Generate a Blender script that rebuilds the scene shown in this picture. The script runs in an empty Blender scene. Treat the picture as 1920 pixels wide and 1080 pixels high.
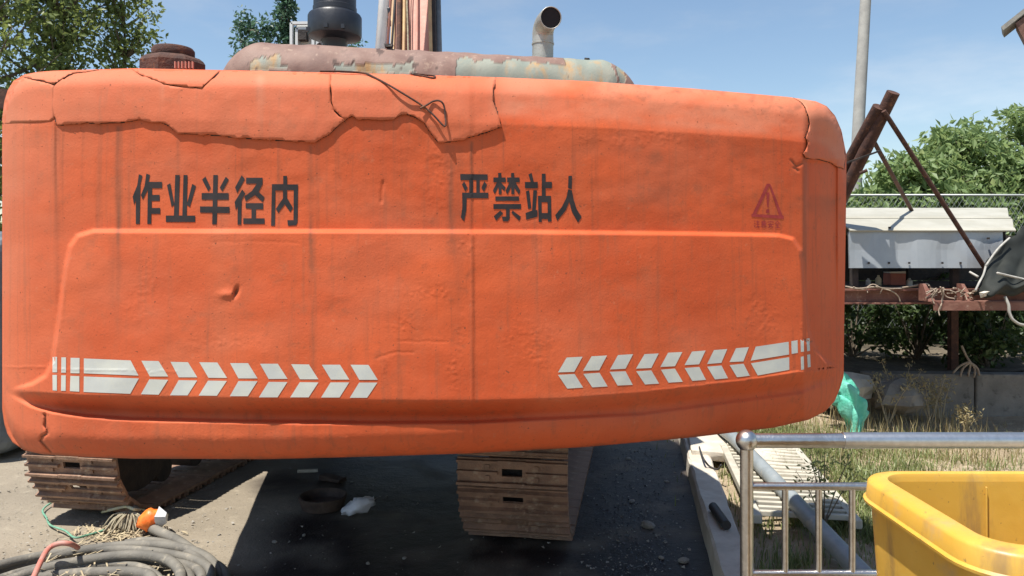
import bpy, math, random
import numpy as np
from mathutils import Vector, Matrix
from mathutils.geometry import delaunay_2d_cdt

random.seed(7)
rng = np.random.default_rng(7)
S = bpy.context.scene
C = S.collection
H, F, HY = 1.6, 1397.0, 480.0          # eye height (m), focal length and horizon row of the photograph

# ------------------------------------------------------------------ camera, world, sun
cd = bpy.data.cameras.new('camera'); cam = bpy.data.objects.new('camera', cd); C.objects.link(cam)
cam.location = (0, 0, H); cam.rotation_euler = (math.pi / 2, 0, 0)
cd.sensor_width = 36; cd.lens = F / 1920 * 36; cd.shift_y = -(540 - HY) / 1920
cd.clip_start = 0.05; cd.clip_end = 900
S.camera = cam

LX, LY = 0.29, 0.262                     # how far a shadow runs per metre of height
w = bpy.data.worlds.new('World'); S.world = w; w.use_nodes = True
nt = w.node_tree; nt.nodes.clear()
sky = nt.nodes.new('ShaderNodeTexSky'); sky.sky_type = 'NISHITA'; sky.sun_disc = False
elev = math.atan(1 / math.hypot(LX, LY))
sky.sun_elevation = elev; sky.sun_rotation = math.atan2(-LX, -LY)
sky.altitude = 50; sky.air_density = 1.25; sky.dust_density = 0.3; sky.ozone_density = 2.2
bg = nt.nodes.new('ShaderNodeBackground'); bg.inputs[1].default_value = 0.094
ow = nt.nodes.new('ShaderNodeOutputWorld')
tcw = nt.nodes.new('ShaderNodeTexCoord'); mpw = nt.nodes.new('ShaderNodeMapping'); mpw.inputs['Scale'].default_value = (2.2, 2.2, 7.0); mpw.inputs['Rotation'].default_value = (0.2, 0.35, 0.4)
nzw = nt.nodes.new('ShaderNodeTexNoise'); nzw.inputs['Scale'].default_value = 1.6; nzw.inputs['Detail'].default_value = 7; nzw.inputs['Roughness'].default_value = 0.58
nt.links.new(tcw.outputs['Generated'], mpw.inputs[0]); nt.links.new(mpw.outputs[0], nzw.inputs['Vector'])
mrw = nt.nodes.new('ShaderNodeMapRange'); mrw.interpolation_type = 'SMOOTHSTEP'; mrw.inputs[1].default_value = 0.42; mrw.inputs[2].default_value = 0.78; mrw.inputs[4].default_value = 0.30
nt.links.new(nzw.outputs['Fac'], mrw.inputs[0])
bww = nt.nodes.new('ShaderNodeRGBToBW'); nt.links.new(sky.outputs[0], bww.inputs[0])
mlw = nt.nodes.new('ShaderNodeMath'); mlw.operation = 'MULTIPLY'; mlw.inputs[1].default_value = 1.75; nt.links.new(bww.outputs[0], mlw.inputs[0])
mxw = nt.nodes.new('ShaderNodeMix'); mxw.data_type = 'RGBA'          # thin high cloud, everywhere over the sky
nt.links.new(mrw.outputs[0], mxw.inputs[0]); nt.links.new(sky.outputs[0], mxw.inputs[6]); nt.links.new(mlw.outputs[0], mxw.inputs[7])
nt.links.new(mxw.outputs[2], bg.inputs[0]); nt.links.new(bg.outputs[0], ow.inputs[0])
sl = bpy.data.lights.new('sun', 'SUN'); sun = bpy.data.objects.new('sun', sl); C.objects.link(sun)
sl.energy = 5.0; sl.angle = math.radians(0.53); sl.color = (1.0, 0.95, 0.87)
sun.location = (-10, -9, 25)
sun.rotation_euler = Vector((LX, LY, -1)).to_track_quat('-Z', 'Y').to_euler()
S.view_settings.view_transform = 'Standard'; S.view_settings.look = 'None'
S.view_settings.gamma = 1; S.view_settings.use_curve_mapping = False
S.view_settings.exposure = 0.66

# ------------------------------------------------------------------ helpers
def at(px, py, Y):                      # the point at depth Y that the photograph shows at px, py
    return Vector(((px - 960) / F * Y, Y, H - (py - HY) / F * Y))
def onz(px, py, z=0.0):                 # ... on a level surface at height z
    return at(px, py, (H - z) * F / (py - HY))

_LAT = {}
def vnoise(x, y, seed=0):
    x = np.asarray(x, float); y = np.asarray(y, float)
    if seed not in _LAT: _LAT[seed] = np.random.default_rng(seed).random((256, 256))
    r = _LAT[seed]; x, y = 0.83 * x + 0.56 * y + 3.1 * seed, 0.83 * y - 0.56 * x
    xi = np.floor(x).astype(int); yi = np.floor(y).astype(int)
    fx = x - xi; fy = y - yi; fx = fx * fx * (3 - 2 * fx); fy = fy * fy * (3 - 2 * fy)
    a = r[xi % 256, yi % 256]; b = r[(xi + 1) % 256, yi % 256]; c = r[xi % 256, (yi + 1) % 256]; d = r[(xi + 1) % 256, (yi + 1) % 256]
    return (a * (1 - fx) + b * fx) * (1 - fy) + (c * (1 - fx) + d * fx) * fy - 0.5
def fbm(x, y, seed=0, oct=3):
    return sum(vnoise(x * 2 ** k, y * 2 ** k, seed + k) / 2 ** k for k in range(oct))
def smooth(t):
    t = np.clip(t, 0, 1); return t * t * (3 - 2 * t)
def inpoly(px, py, poly):
    px = np.asarray(px, float); py = np.asarray(py, float)
    r = np.zeros(px.shape, bool); n = len(poly)
    for i in range(n):
        x0, y0 = poly[i]; x1, y1 = poly[(i + 1) % n]
        if y0 == y1: continue
        c = ((y0 > py) != (y1 > py)) & (px < (x1 - x0) * (py - y0) / (y1 - y0) + x0)
        r ^= c
    return r
def dpoly(px, py, poly, closed=True):
    d = np.full(np.shape(px), 1e9); n = len(poly)
    for i in range(n if closed else n - 1):
        x0, y0 = poly[i]; x1, y1 = poly[(i + 1) % n]
        dx, dy = x1 - x0, y1 - y0
        t = np.clip(((px - x0) * dx + (py - y0) * dy) / max(dx * dx + dy * dy, 1e-9), 0, 1)
        d = np.minimum(d, np.hypot(px - x0 - t * dx, py - y0 - t * dy))
    return d

def link(name, me, m=None, parent=None, loc=None):
    o = bpy.data.objects.new(name, me); C.objects.link(o)
    for q in (m if isinstance(m, (list, tuple)) else [m]):
        if q is not None: me.materials.append(q)
    if parent is not None: o.parent = parent
    if loc is not None: o.location = loc
    return o
def tag(o, label=None, cat=None, group=None, kind=None):
    if label: o['label'] = label
    if cat: o['category'] = cat
    if group: o['group'] = group
    if kind: o['kind'] = kind
    return o
def empty(name, loc, label, cat, group=None, rz=0):
    o = bpy.data.objects.new(name, None); C.objects.link(o); o.empty_display_size = 0.2
    o.location = loc; o.rotation_euler.z = rz
    return tag(o, label, cat, group)
def copy_tree(o, parent=None):
    c = o.copy(); C.objects.link(c)
    if parent is not None: c.parent = parent
    for ch in list(o.children): copy_tree(ch, c)
    return c

class MB:
    def __init__(s): s.v = []; s.f = []
    def add(s, v, f):
        n = len(s.v); s.v += [tuple(p) for p in v]; s.f += [tuple(i + n for i in q) for q in f]; return s
    def box(s, c, size, rot=None, taper=1.0, jit=0):
        hx, hy, hz = size[0] / 2, size[1] / 2, size[2] / 2
        v = [Vector((x * hx * (taper if z > 0 else 1), y * hy * (taper if z > 0 else 1), z * hz)) for z in (-1, 1) for y in (-1, 1) for x in (-1, 1)]
        if jit: v = [p + Vector([random.uniform(-jit, jit) for _ in range(3)]) for p in v]
        if rot is not None: v = [rot @ p for p in v]
        return s.add([p + Vector(c) for p in v], [(0, 2, 3, 1), (4, 5, 7, 6), (0, 1, 5, 4), (1, 3, 7, 5), (3, 2, 6, 7), (2, 0, 4, 6)])
    def bar(s, a, b, wd, ht, up=(0, 0, 1)):
        a, b = Vector(a), Vector(b); d = (b - a).normalized(); u = Vector(up)
        x = d.cross(u); x = x.normalized() if x.length > 1e-4 else Vector((1, 0, 0)); z = x.cross(d)
        v = [p + x * i * wd / 2 + z * j * ht / 2 for p in (a, b) for i, j in ((-1, -1), (1, -1), (1, 1), (-1, 1))]
        return s.add(v, [(0, 1, 2, 3), (7, 6, 5, 4), (0, 4, 5, 1), (1, 5, 6, 2), (2, 6, 7, 3), (3, 7, 4, 0)])
    def tube(s, pts, r, seg=10, caps=True, closed=False):
        P = [Vector(p) for p in pts]; n = len(P)
        rs = r if isinstance(r, (list, tuple)) else [r] * n
        v = []; prev = None
        for i in range(n):
            if closed: t = P[(i + 1) % n] - P[i - 1]
            else: t = P[min(i + 1, n - 1)] - P[max(i - 1, 0)]
            t.normalize()
            if prev is None:
                prev = t.orthogonal().normalized()
            x = prev - t * prev.dot(t); x.normalize(); prev = x; y = t.cross(x)
            for k in range(seg):
                a = 2 * math.pi * k / seg; v.append(P[i] + (x * math.cos(a) + y * math.sin(a)) * rs[i])
        f = []
        for i in range(n if closed else n - 1):
            j = (i + 1) % n
            for k in range(seg):
                l = (k + 1) % seg; f.append((i * seg + k, i * seg + l, j * seg + l, j * seg + k))
        if caps and not closed:
            f.append(tuple(range(seg))[::-1]); f.append(tuple((n - 1) * seg + k for k in range(seg)))
        return s.add(v, f)
    def lathe(s, prof, c=(0, 0, 0), seg=32):
        c = Vector(c); v = []; n = len(prof)
        for r, z in prof:
            for k in range(seg):
                a = 2 * math.pi * k / seg; v.append(c + Vector((r * math.cos(a), r * math.sin(a), z)))
        f = [(i * seg + k, i * seg + (k + 1) % seg, (i + 1) * seg + (k + 1) % seg, (i + 1) * seg + k) for i in range(n - 1) for k in range(seg)]
        f.append(tuple(range(seg))[::-1]); f.append(tuple((n - 1) * seg + k for k in range(seg)))
        return s.add(v, f)
    def build(s, name, m=None, parent=None, org=(0, 0, 0), smooth_=False, bevel=0, loc=None):
        me = bpy.data.meshes.new(name); o_ = Vector(org)
        me.from_pydata([tuple(Vector(p) - o_) for p in s.v], [], s.f)
        if smooth_: me.polygons.foreach_set('use_smooth', [True] * len(me.polygons))
        me.update()
        o = link(name, me, m, parent, loc)
        if bevel:
            b = o.modifiers.new('bevel', 'BEVEL'); b.width = bevel; b.segments = 2; b.limit_method = 'ANGLE'
        if smooth_ == 'auto':
            me.set_sharp_from_angle(angle=math.radians(40))
        return o
def spline(pts, n=8, closed=False):
    P = [Vector(p) for p in pts]; out = []; m = len(P)
    for i in range(m if closed else m - 1):
        if closed: a, b, c, d = P[i - 1], P[i], P[(i + 1) % m], P[(i + 2) % m]
        else: a, b, c, d = P[max(i - 1, 0)], P[i], P[i + 1], P[min(i + 2, m - 1)]
        for k in range(n):
            t = k / n
            out.append(0.5 * (2 * b + (c - a) * t + (2 * a - 5 * b + 4 * c - d) * t * t + (3 * b - a - 3 * c + d) * t ** 3))
    if not closed: out.append(P[-1])
    return out
def meshnp(name, V, Fq, m=None, parent=None, attrs=None, smooth_=True, loc=None, nper=4):
    V = np.asarray(V, np.float32); Fq = np.asarray(Fq, np.int32)
    me = bpy.data.meshes.new(name); me.vertices.add(len(V)); me.vertices.foreach_set('co', V.ravel())
    k = Fq.shape[1]; me.loops.add(Fq.size); me.loops.foreach_set('vertex_index', Fq.ravel())
    me.polygons.add(len(Fq)); me.polygons.foreach_set('loop_start', np.arange(0, Fq.size, k, dtype=np.int32))
    me.polygons.foreach_set('use_smooth', np.full(len(Fq), bool(smooth_)))
    for a, val in (attrs or {}).items():
        at_ = me.attributes.new(a, 'FLOAT', 'POINT'); at_.data.foreach_set('value', np.asarray(val, np.float32))
    me.update(calc_edges=True); me.validate()
    return link(name, me, m, parent, loc)

# ------------------------------------------------------------------ materials
def _new(name):
    m = bpy.data.materials.new(name); m.use_nodes = True
    return m, m.node_tree, m.node_tree.nodes['Principled BSDF']
def N(t, kind, **kw):
    n = t.nodes.new(kind)
    for k, v in kw.items():
        if k in n.inputs.keys(): n.inputs[k].default_value = v
        else: setattr(n, k, v)
    return n
def mixc(t, fac, a, b, mode='MIX'):
    n = t.nodes.new('ShaderNodeMix'); n.data_type = 'RGBA'; n.blend_type = mode
    for i, v in ((0, fac), (6, a), (7, b)):
        if hasattr(v, 'is_linked') or hasattr(v, 'links'): t.links.new(v, n.inputs[i])
        elif isinstance(v, (int, float)): n.inputs[i].default_value = v
        else: n.inputs[i].default_value = (*v, 1)
    return n.outputs[2]
def ramp(t, src, a, b):
    n = t.nodes.new('ShaderNodeMapRange'); n.interpolation_type = 'SMOOTHSTEP'
    n.inputs[1].default_value = a; n.inputs[2].default_value = b
    t.links.new(src, n.inputs[0]); return n.outputs[0]
def noise(t, scale, detail=4, rough=0.55, stretch=None):
    tc = t.nodes.new('ShaderNodeTexCoord'); src = tc.outputs['Object']
    if stretch:
        mp = t.nodes.new('ShaderNodeMapping'); mp.inputs['Scale'].default_value = stretch
        t.links.new(src, mp.inputs[0]); src = mp.outputs[0]
    n = N(t, 'ShaderNodeTexNoise', Scale=scale, Detail=detail, Roughness=rough)
    t.links.new(src, n.inputs['Vector']); return n.outputs['Fac']
def bump(t, b, src, strength, dist, chain=None):
    n = t.nodes.new('ShaderNodeBump'); n.inputs['Strength'].default_value = strength; n.inputs['Distance'].default_value = dist
    t.links.new(src, n.inputs['Height'])
    if chain is not None: t.links.new(chain, n.inputs['Normal'])
    t.links.new(n.outputs[0], b.inputs['Normal']); return n.outputs[0]
def mat(name, c1, c2=None, scale=6, rough=0.6, metal=0, bmp=0.0, bscale=40, spots=None, sscale=12, sr=(0.55, 0.7), stretch=None, spec=0.5, bdist=0.01):
    m, t, b = _new(name)
    col = None
    if c2 is not None:
        col = mixc(t, ramp(t, noise(t, scale, 5, 0.6, stretch), 0.35, 0.65), c1, c2)
    if spots is not None:
        col = mixc(t, ramp(t, noise(t, sscale, 6, 0.65), *sr), col if col is not None else c1, spots)
    if col is None: b.inputs['Base Color'].default_value = (*c1, 1)
    else: t.links.new(col, b.inputs['Base Color'])
    b.inputs['Roughness'].default_value = rough; b.inputs['Metallic'].default_value = metal
    b.inputs['Specular IOR Level'].default_value = spec
    if bmp: bump(t, b, noise(t, bscale, 5, 0.6), bmp, bdist)
    return m
def attr(t, name):
    n = t.nodes.new('ShaderNodeAttribute'); n.attribute_name = name; return n.outputs['Fac']

M = {}
# the orange paint: hand-brushed, dusty, with grime runs stored on the surface
m, t, b = _new('orange_paint')
base = mixc(t, ramp(t, noise(t, 2.2, 6, 0.6), 0.3, 0.7), (0.62, 0.114, 0.036), (0.53, 0.087, 0.027))
base = mixc(t, ramp(t, noise(t, 16, 6, 0.7), 0.52, 0.75), base, (0.43, 0.094, 0.036))
base = mixc(t, ramp(t, noise(t, 5, 4, 0.6, (1, 1, 0.12)), 0.5, 0.8), base, (0.50, 0.118, 0.048))
base = mixc(t, ramp(t, noise(t, 42, 4, 0.6, (1, 1, 0.035)), 0.50, 0.80), base, (0.40, 0.090, 0.036))
base = mixc(t, ramp(t, noise(t, 30, 6, 0.75), 0.60, 0.78), base, (0.54, 0.165, 0.080))
base = mixc(t, attr(t, 'dust'), base, (0.56, 0.215, 0.125))
base = mixc(t, attr(t, 'grime'), base, (0.15, 0.075, 0.045))
base = mixc(t, ramp(t, noise(t, 95, 3, 0.6), 0.66, 0.74), base, (0.20, 0.06, 0.03))
t.links.new(base, b.inputs['Base Color'])
b.inputs['Roughness'].default_value = 0.68; b.inputs['Specular IOR Level'].default_value = 0.2
ch = bump(t, b, noise(t, 26, 5, 0.6), 0.10, 0.010)
bump(t, b, noise(t, 130, 4, 0.65), 0.30, 0.0025, ch)
M['orange'] = m
M['filler'] = mat('bare_filler', (0.085, 0.035, 0.022), (0.045, 0.022, 0.016), 30, 0.9, bmp=0.5, bscale=90)
M['black_paint'] = mat('black_lettering_paint', (0.012, 0.009, 0.010), (0.026, 0.017, 0.017), 22, 0.6, spots=(0.06, 0.030, 0.025), sscale=45, sr=(0.70, 0.80))
M['white_tape'] = mat('white_reflective_tape', (0.53, 0.53, 0.465), (0.48, 0.485, 0.45), 14, 0.65, spots=(0.48, 0.44, 0.38), sscale=12, sr=(0.60, 0.95))
M['red_paint'] = mat('dark_red_stencil_paint', (0.30, 0.018, 0.018), (0.36, 0.030, 0.024), 40, 0.6)
m, t, b = _new('peeling_hood_paint')
grey = mixc(t, ramp(t, noise(t, 7, 5, 0.6), 0.35, 0.7), (0.19, 0.22, 0.185), (0.25, 0.26, 0.21))
rust = mixc(t, ramp(t, noise(t, 9, 6, 0.65), 0.3, 0.7), (0.165, 0.094, 0.074), (0.23, 0.142, 0.11))
rust = mixc(t, ramp(t, noise(t, 26, 5, 0.6), 0.58, 0.72), rust, (0.30, 0.205, 0.155))
grey = mixc(t, ramp(t, noise(t, 10, 5, 0.6, (1, 1, 0.10)), 0.52, 0.70), grey, (0.36, 0.22, 0.09))
col = mixc(t, attr(t, 'peel'), grey, rust)
col = mixc(t, attr(t, 'grime'), col, (0.07, 0.035, 0.025))
t.links.new(col, b.inputs['Base Color']); b.inputs['Roughness'].default_value = 0.7
ch = bump(t, b, attr(t, 'peel'), 0.6, 0.006); bump(t, b, noise(t, 60, 4, 0.6), 0.3, 0.004, ch)
M['hood'] = m
M['rust'] = mat('rusty_steel', (0.105, 0.048, 0.032), (0.060, 0.030, 0.024), 18, 0.85, 0.2, 0.5, 80, spots=(0.19, 0.085, 0.045), sscale=25)
M['track'] = mat('worn_track_steel', (0.34, 0.205, 0.135), (0.23, 0.138, 0.094), 9, 0.68, 0.1, 0.6, 70, spots=(0.42, 0.31, 0.22), sscale=14, sr=(0.56, 0.72))
M['dark'] = mat('greasy_black_steel', (0.025, 0.021, 0.020), (0.045, 0.034, 0.028), 12, 0.75, 0.1, 0.5, 50)
M['black_plastic'] = mat('black_plastic', (0.012, 0.015, 0.022), (0.022, 0.025, 0.032), 12, 0.42, bmp=0.1, bscale=60)
M['white_print'] = mat('white_print', (0.6, 0.62, 0.62), rough=0.5)
M['inox'] = mat('brushed_stainless_steel', (0.62, 0.60, 0.57), (0.50, 0.48, 0.45), 30, 0.30, 1.0, 0.10, 120, stretch=(1, 1, 1))
M['inox2'] = mat('satin_stainless_steel', (0.66, 0.65, 0.63), (0.58, 0.57, 0.55), 50, 0.36, 1.0, 0.05, 200)
M['chrome'] = mat('pale_cylinder_rod', (0.82, 0.82, 0.80), (0.72, 0.72, 0.70), 8, 0.35)
M['boom'] = mat('faded_red_boom_paint', (0.50, 0.215, 0.155), (0.58, 0.30, 0.225), 5, 0.6, bmp=0.15, bscale=30, spots=(0.24, 0.10, 0.06), sscale=14, sr=(0.62, 0.75))
M['hose_y'] = mat('yellowed_hose', (0.50, 0.34, 0.16), (0.40, 0.24, 0.12), 9, 0.65)
M['hose_b'] = mat('black_hose', (0.030, 0.027, 0.027), rough=0.6)
M['pipe_grey'] = mat('galvanised_exhaust', (0.44, 0.44, 0.40), (0.34, 0.33, 0.29), 10, 0.45, 0.45, 0.2, 50, spots=(0.26, 0.18, 0.12), sscale=16, sr=(0.6, 0.75))
M['soot'] = mat('soot', (0.010, 0.011, 0.014), rough=0.9)
M['greybox'] = mat('pale_grey_paint', (0.50, 0.51, 0.48), (0.42, 0.43, 0.40), 10, 0.55)
M['concrete'] = mat('weathered_concrete', (0.34, 0.32, 0.28), (0.26, 0.245, 0.22), 7, 0.9, bmp=0.5, bscale=45, spots=(0.20, 0.19, 0.17), sscale=18)
M['block'] = mat('rough_concrete_block', (0.24, 0.22, 0.19), (0.17, 0.155, 0.135), 5, 0.95, bmp=0.8, bscale=28, spots=(0.11, 0.10, 0.085), sscale=11)
M['slab'] = mat('pale_concrete_slab', (0.56, 0.51, 0.43), (0.46, 0.41, 0.34), 7, 0.9, bmp=0.4, bscale=50)
M['pole'] = mat('pole_concrete', (0.40, 0.39, 0.36), (0.32, 0.31, 0.29), 4, 0.85, bmp=0.2, bscale=30)
M['white_sheet'] = mat('white_roof_sheet', (0.40, 0.385, 0.325), (0.34, 0.325, 0.265), 4, 0.5, bmp=0.06, bscale=8, spots=(0.42, 0.36, 0.27), sscale=9, sr=(0.62, 0.8))
M['grey_sheet'] = mat('light_grey_sheet', (0.37, 0.395, 0.415), (0.31, 0.335, 0.36), 3, 0.42, 0.2, 0.06, 6, spots=(0.40, 0.41, 0.41), sscale=5, sr=(0.6, 0.8))
M['redsteel'] = mat('red_oxide_steel', (0.16, 0.060, 0.042), (0.22, 0.105, 0.075), 9, 0.75, 0.0, 0.4, 50, spots=(0.36, 0.24, 0.18), sscale=16, sr=(0.58, 0.75))
M['tarp'] = mat('dark_tarpaulin', (0.016, 0.018, 0.016), (0.026, 0.029, 0.025), 4, 0.72, spec=0.25, bmp=0.12, bscale=9, spots=(0.045, 0.047, 0.042), sscale=3, sr=(0.60, 0.80))
M['hem'] = mat('pale_hem', (0.42, 0.40, 0.36), (0.30, 0.29, 0.26), 20, 0.8)
M['teal'] = mat('teal_netting', (0.10, 0.50, 0.36), (0.20, 0.64, 0.49), 9, 0.75, bmp=0.7, bscale=50)
M['yellow'] = None
m, t, b = _new('yellow_plastic')
col = mixc(t, ramp(t, noise(t, 4, 4, 0.6), 0.35, 0.65), (0.66, 0.400, 0.072), (0.59, 0.340, 0.050))
col = mixc(t, ramp(t, noise(t, 7, 6, 0.65, (1, 1, 0.22)), 0.52, 0.72), col, (0.33, 0.20, 0.07))
col = mixc(t, ramp(t, noise(t, 60, 3, 0.6), 0.66, 0.76), col, (0.22, 0.13, 0.05))
col = mixc(t, ramp(t, noise(t, 3.2, 6, 0.7), 0.56, 0.72), col, (0.46, 0.30, 0.12))
t.links.new(col, b.inputs['Base Color']); b.inputs['Roughness'].default_value = 0.42
b.inputs['Subsurface Weight'].default_value = 0.12; b.inputs['Subsurface Radius'].default_value = (0.02, 0.01, 0.002)
bump(t, b, noise(t, 55, 4, 0.6), 0.12, 0.004)
M['yellow'] = m
M['hose'] = mat('dusty_grey_hose', (0.185, 0.170, 0.142), (0.115, 0.107, 0.092), 5, 0.8, bmp=0.3, bscale=60, spots=(0.27, 0.24, 0.19), sscale=9)
M['red_cable'] = mat('faded_red_cable', (0.50, 0.15, 0.11), (0.42, 0.21, 0.17), 20, 0.6)
M['orange_bag'] = mat('bright_orange_plastic', (0.85, 0.155, 0.018), (0.80, 0.24, 0.04), 20, 0.45, bmp=0.5, bscale=30)
M['white_bag'] = mat('white_plastic_film', (0.78, 0.78, 0.80), (0.66, 0.66, 0.68), 14, 0.45, bmp=0.5, bscale=30)
M['rope'] = mat('frayed_rope', (0.33, 0.29, 0.20), (0.20, 0.17, 0.12), 40, 0.9)
M['yellow_tape'] = mat('pale_yellow_cord', (0.55, 0.52, 0.30), (0.45, 0.44, 0.34), 20, 0.7)
M['green_strap'] = mat('green_strap', (0.10, 0.26, 0.17), (0.16, 0.33, 0.23), 20, 0.7)
M['twig'] = mat('dry_twig', (0.36, 0.29, 0.22), (0.26, 0.20, 0.15), 30, 0.9)
M['straw'] = mat('straw', (0.44, 0.37, 0.24), (0.34, 0.27, 0.17), 20, 0.9)
M['bark'] = mat('bark', (0.11, 0.085, 0.06), (0.17, 0.14, 0.105), 9, 0.95, bmp=0.6, bscale=30)
M['white_plastic'] = mat('white_plastic_grating', (0.50, 0.47, 0.39), (0.40, 0.37, 0.30), 8, 0.6, spots=(0.26, 0.22, 0.16), sscale=12, sr=(0.58, 0.75))
M['grey_pipe'] = mat('grey_plastic_pipe', (0.27, 0.30, 0.31), (0.21, 0.235, 0.245), 6, 0.45, bmp=0.15, bscale=40, spots=(0.36, 0.33, 0.28), sscale=8, sr=(0.58, 0.75))
M['stone'] = mat('stone', (0.36, 0.33, 0.28), (0.26, 0.24, 0.21), 9, 0.9, bmp=0.6, bscale=40)
M['rubber'] = mat('brown_rubber', (0.060, 0.040, 0.030), (0.10, 0.068, 0.05), 14, 0.8, bmp=0.4, bscale=40)
M['tank'] = mat('blue_grey_steel', (0.13, 0.155, 0.175), (0.085, 0.10, 0.115), 6, 0.55, 0.1, 0.2, 30)
M['tile'] = mat('brown_roof_tile', (0.14, 0.065, 0.045), (0.20, 0.11, 0.08), 10, 0.8)
M['render'] = mat('cream_wall', (0.60, 0.57, 0.50), (0.52, 0.49, 0.42), 4, 0.9)
M['crate'] = mat('red_brick_crate', (0.34, 0.11, 0.07), (0.26, 0.085, 0.055), 14, 0.8)
M['galv'] = mat('galvanised_wire', (0.32, 0.34, 0.33), rough=0.5, metal=0.6)

def leafmat(name, c1, c2, c3, trans=0.42):
    m, t, b = _new(name)
    a = attr(t, 'tone')
    col = mixc(t, ramp(t, a, 0.0, 0.6), c1, c2); col = mixc(t, ramp(t, a, 0.6, 1.0), col, c3)
    t.links.new(col, b.inputs['Base Color']); b.inputs['Roughness'].default_value = 0.45
    b.inputs['Specular IOR Level'].default_value = 0.4
    tr = t.nodes.new('ShaderNodeBsdfTranslucent')
    hs = t.nodes.new('ShaderNodeHueSaturation'); hs.inputs['Value'].default_value = 1.6; hs.inputs['Hue'].default_value = 0.48
    t.links.new(col, hs.inputs['Color']); t.links.new(hs.outputs[0], tr.inputs['Color'])
    mx = t.nodes.new('ShaderNodeMixShader'); mx.inputs[0].default_value = trans
    t.links.new(b.outputs[0], mx.inputs[1]); t.links.new(tr.outputs[0], mx.inputs[2])
    t.links.new(mx.outputs[0], t.nodes['Material Output'].inputs[0])
    return m
M['leaf_dark'] = leafmat('poplar_leaf', (0.10, 0.14, 0.040), (0.16, 0.21, 0.062), (0.24, 0.28, 0.10))
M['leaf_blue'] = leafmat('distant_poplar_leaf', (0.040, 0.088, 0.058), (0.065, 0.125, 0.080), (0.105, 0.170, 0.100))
M['leaf_light'] = leafmat('walnut_leaf', (0.115, 0.185, 0.070), (0.195, 0.275, 0.105), (0.285, 0.350, 0.155))
M['leaf_shrub'] = leafmat('shrub_leaf', (0.025, 0.048, 0.016), (0.050, 0.085, 0.026), (0.14, 0.19, 0.07))
M['grass'] = leafmat('grass_blade', (0.115, 0.155, 0.050), (0.190, 0.225, 0.080), (0.32, 0.32, 0.15), 0.25)
M['drygrass'] = leafmat('dry_grass_blade', (0.22, 0.19, 0.085), (0.34, 0.28, 0.14), (0.47, 0.40, 0.24), 0.2)

# yard ground: dusty concrete, oily and painted darker for shade where the machine stands
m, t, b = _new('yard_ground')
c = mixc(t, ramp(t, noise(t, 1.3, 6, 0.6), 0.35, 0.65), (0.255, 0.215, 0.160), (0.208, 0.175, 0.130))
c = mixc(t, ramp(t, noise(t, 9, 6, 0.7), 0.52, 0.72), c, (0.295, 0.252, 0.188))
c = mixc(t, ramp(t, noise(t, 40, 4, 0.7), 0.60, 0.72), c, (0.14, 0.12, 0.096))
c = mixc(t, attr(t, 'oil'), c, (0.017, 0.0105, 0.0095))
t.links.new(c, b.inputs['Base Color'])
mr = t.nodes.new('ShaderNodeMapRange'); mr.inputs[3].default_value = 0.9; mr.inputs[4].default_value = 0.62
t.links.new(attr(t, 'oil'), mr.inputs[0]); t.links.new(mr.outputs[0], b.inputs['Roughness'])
ch = bump(t, b, noise(t, 12, 6, 0.65), 0.45, 0.03); bump(t, b, noise(t, 75, 4, 0.65), 0.5, 0.008, ch)
M['ground'] = m
m, t, b = _new('dry_soil')
c = mixc(t, ramp(t, noise(t, 1.7, 6, 0.65), 0.35, 0.65), (0.40, 0.315, 0.215), (0.30, 0.235, 0.155))
c = mixc(t, ramp(t, noise(t, 14, 6, 0.7), 0.52, 0.70), c, (0.49, 0.41, 0.30))
c = mixc(t, ramp(t, noise(t, 30, 4, 0.7), 0.60, 0.74), c, (0.17, 0.125, 0.085))
t.links.new(c, b.inputs['Base Color']); b.inputs['Roughness'].default_value = 0.95
ch = bump(t, b, noise(t, 16, 6, 0.7), 0.7, 0.04); bump(t, b, noise(t, 80, 4, 0.65), 0.5, 0.01, ch)
M['soil'] = m
M['terrace'] = mat('dark_leaf_soil', (0.075, 0.060, 0.040), (0.12, 0.095, 0.062), 5, 0.95, bmp=0.7, bscale=30, spots=(0.20, 0.17, 0.115), sscale=20)

# ------------------------------------------------------------------ the setting
def axis(lo, hi, dense_lo, dense_hi, step, far):
    a = [lo]; 
    d = np.arange(dense_lo, dense_hi + 1e-6, step)
    pre = np.linspace(lo, dense_lo, far)[:-1]; post = np.linspace(dense_hi, hi, far)[1:]
    return np.concatenate([pre, d, post])
gx = axis(-300, 300, -5, 3, 0.05, 12); gy = axis(-100, 400, 2.2, 8, 0.05, 14)
GX, GY = np.meshgrid(gx, gy); n = len(gx)
gz = np.where((np.abs(GX + 1) < 4.1) & (GY > 2.2) & (GY < 8), 0.012 * fbm(GX * 2.1 + 40, GY * 2.1 + 40, 3, 4), 0)
# oily ground with the machine's shade painted in, ragged edge
oil_shade = smooth((GX + 1.55 + 0.16 * (GY - 3.5) + 0.5 * fbm(GX * 2 + 9, GY * 2 + 9, 5, 4)) / 0.5) * smooth((1.7 - GX) / 0.3) * smooth((9 - GY) / 1.0) * smooth((GY - 2.0) / 0.4)
oil_shade *= np.clip(0.95 + 0.8 * fbm(GX * 5, GY * 5, 11, 4), 0.3, 1)
V = np.stack([GX, GY, gz], -1).reshape(-1, 3)
I = np.arange(len(gy) * n).reshape(len(gy), n)
Q = np.stack([I[:-1, :-1], I[:-1, 1:], I[1:, 1:], I[1:, :-1]], -1).reshape(-1, 4)
g = meshnp('ground', V, Q, M['ground'], attrs={'oil': oil_shade.ravel()}); tag(g, kind='structure')

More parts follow.
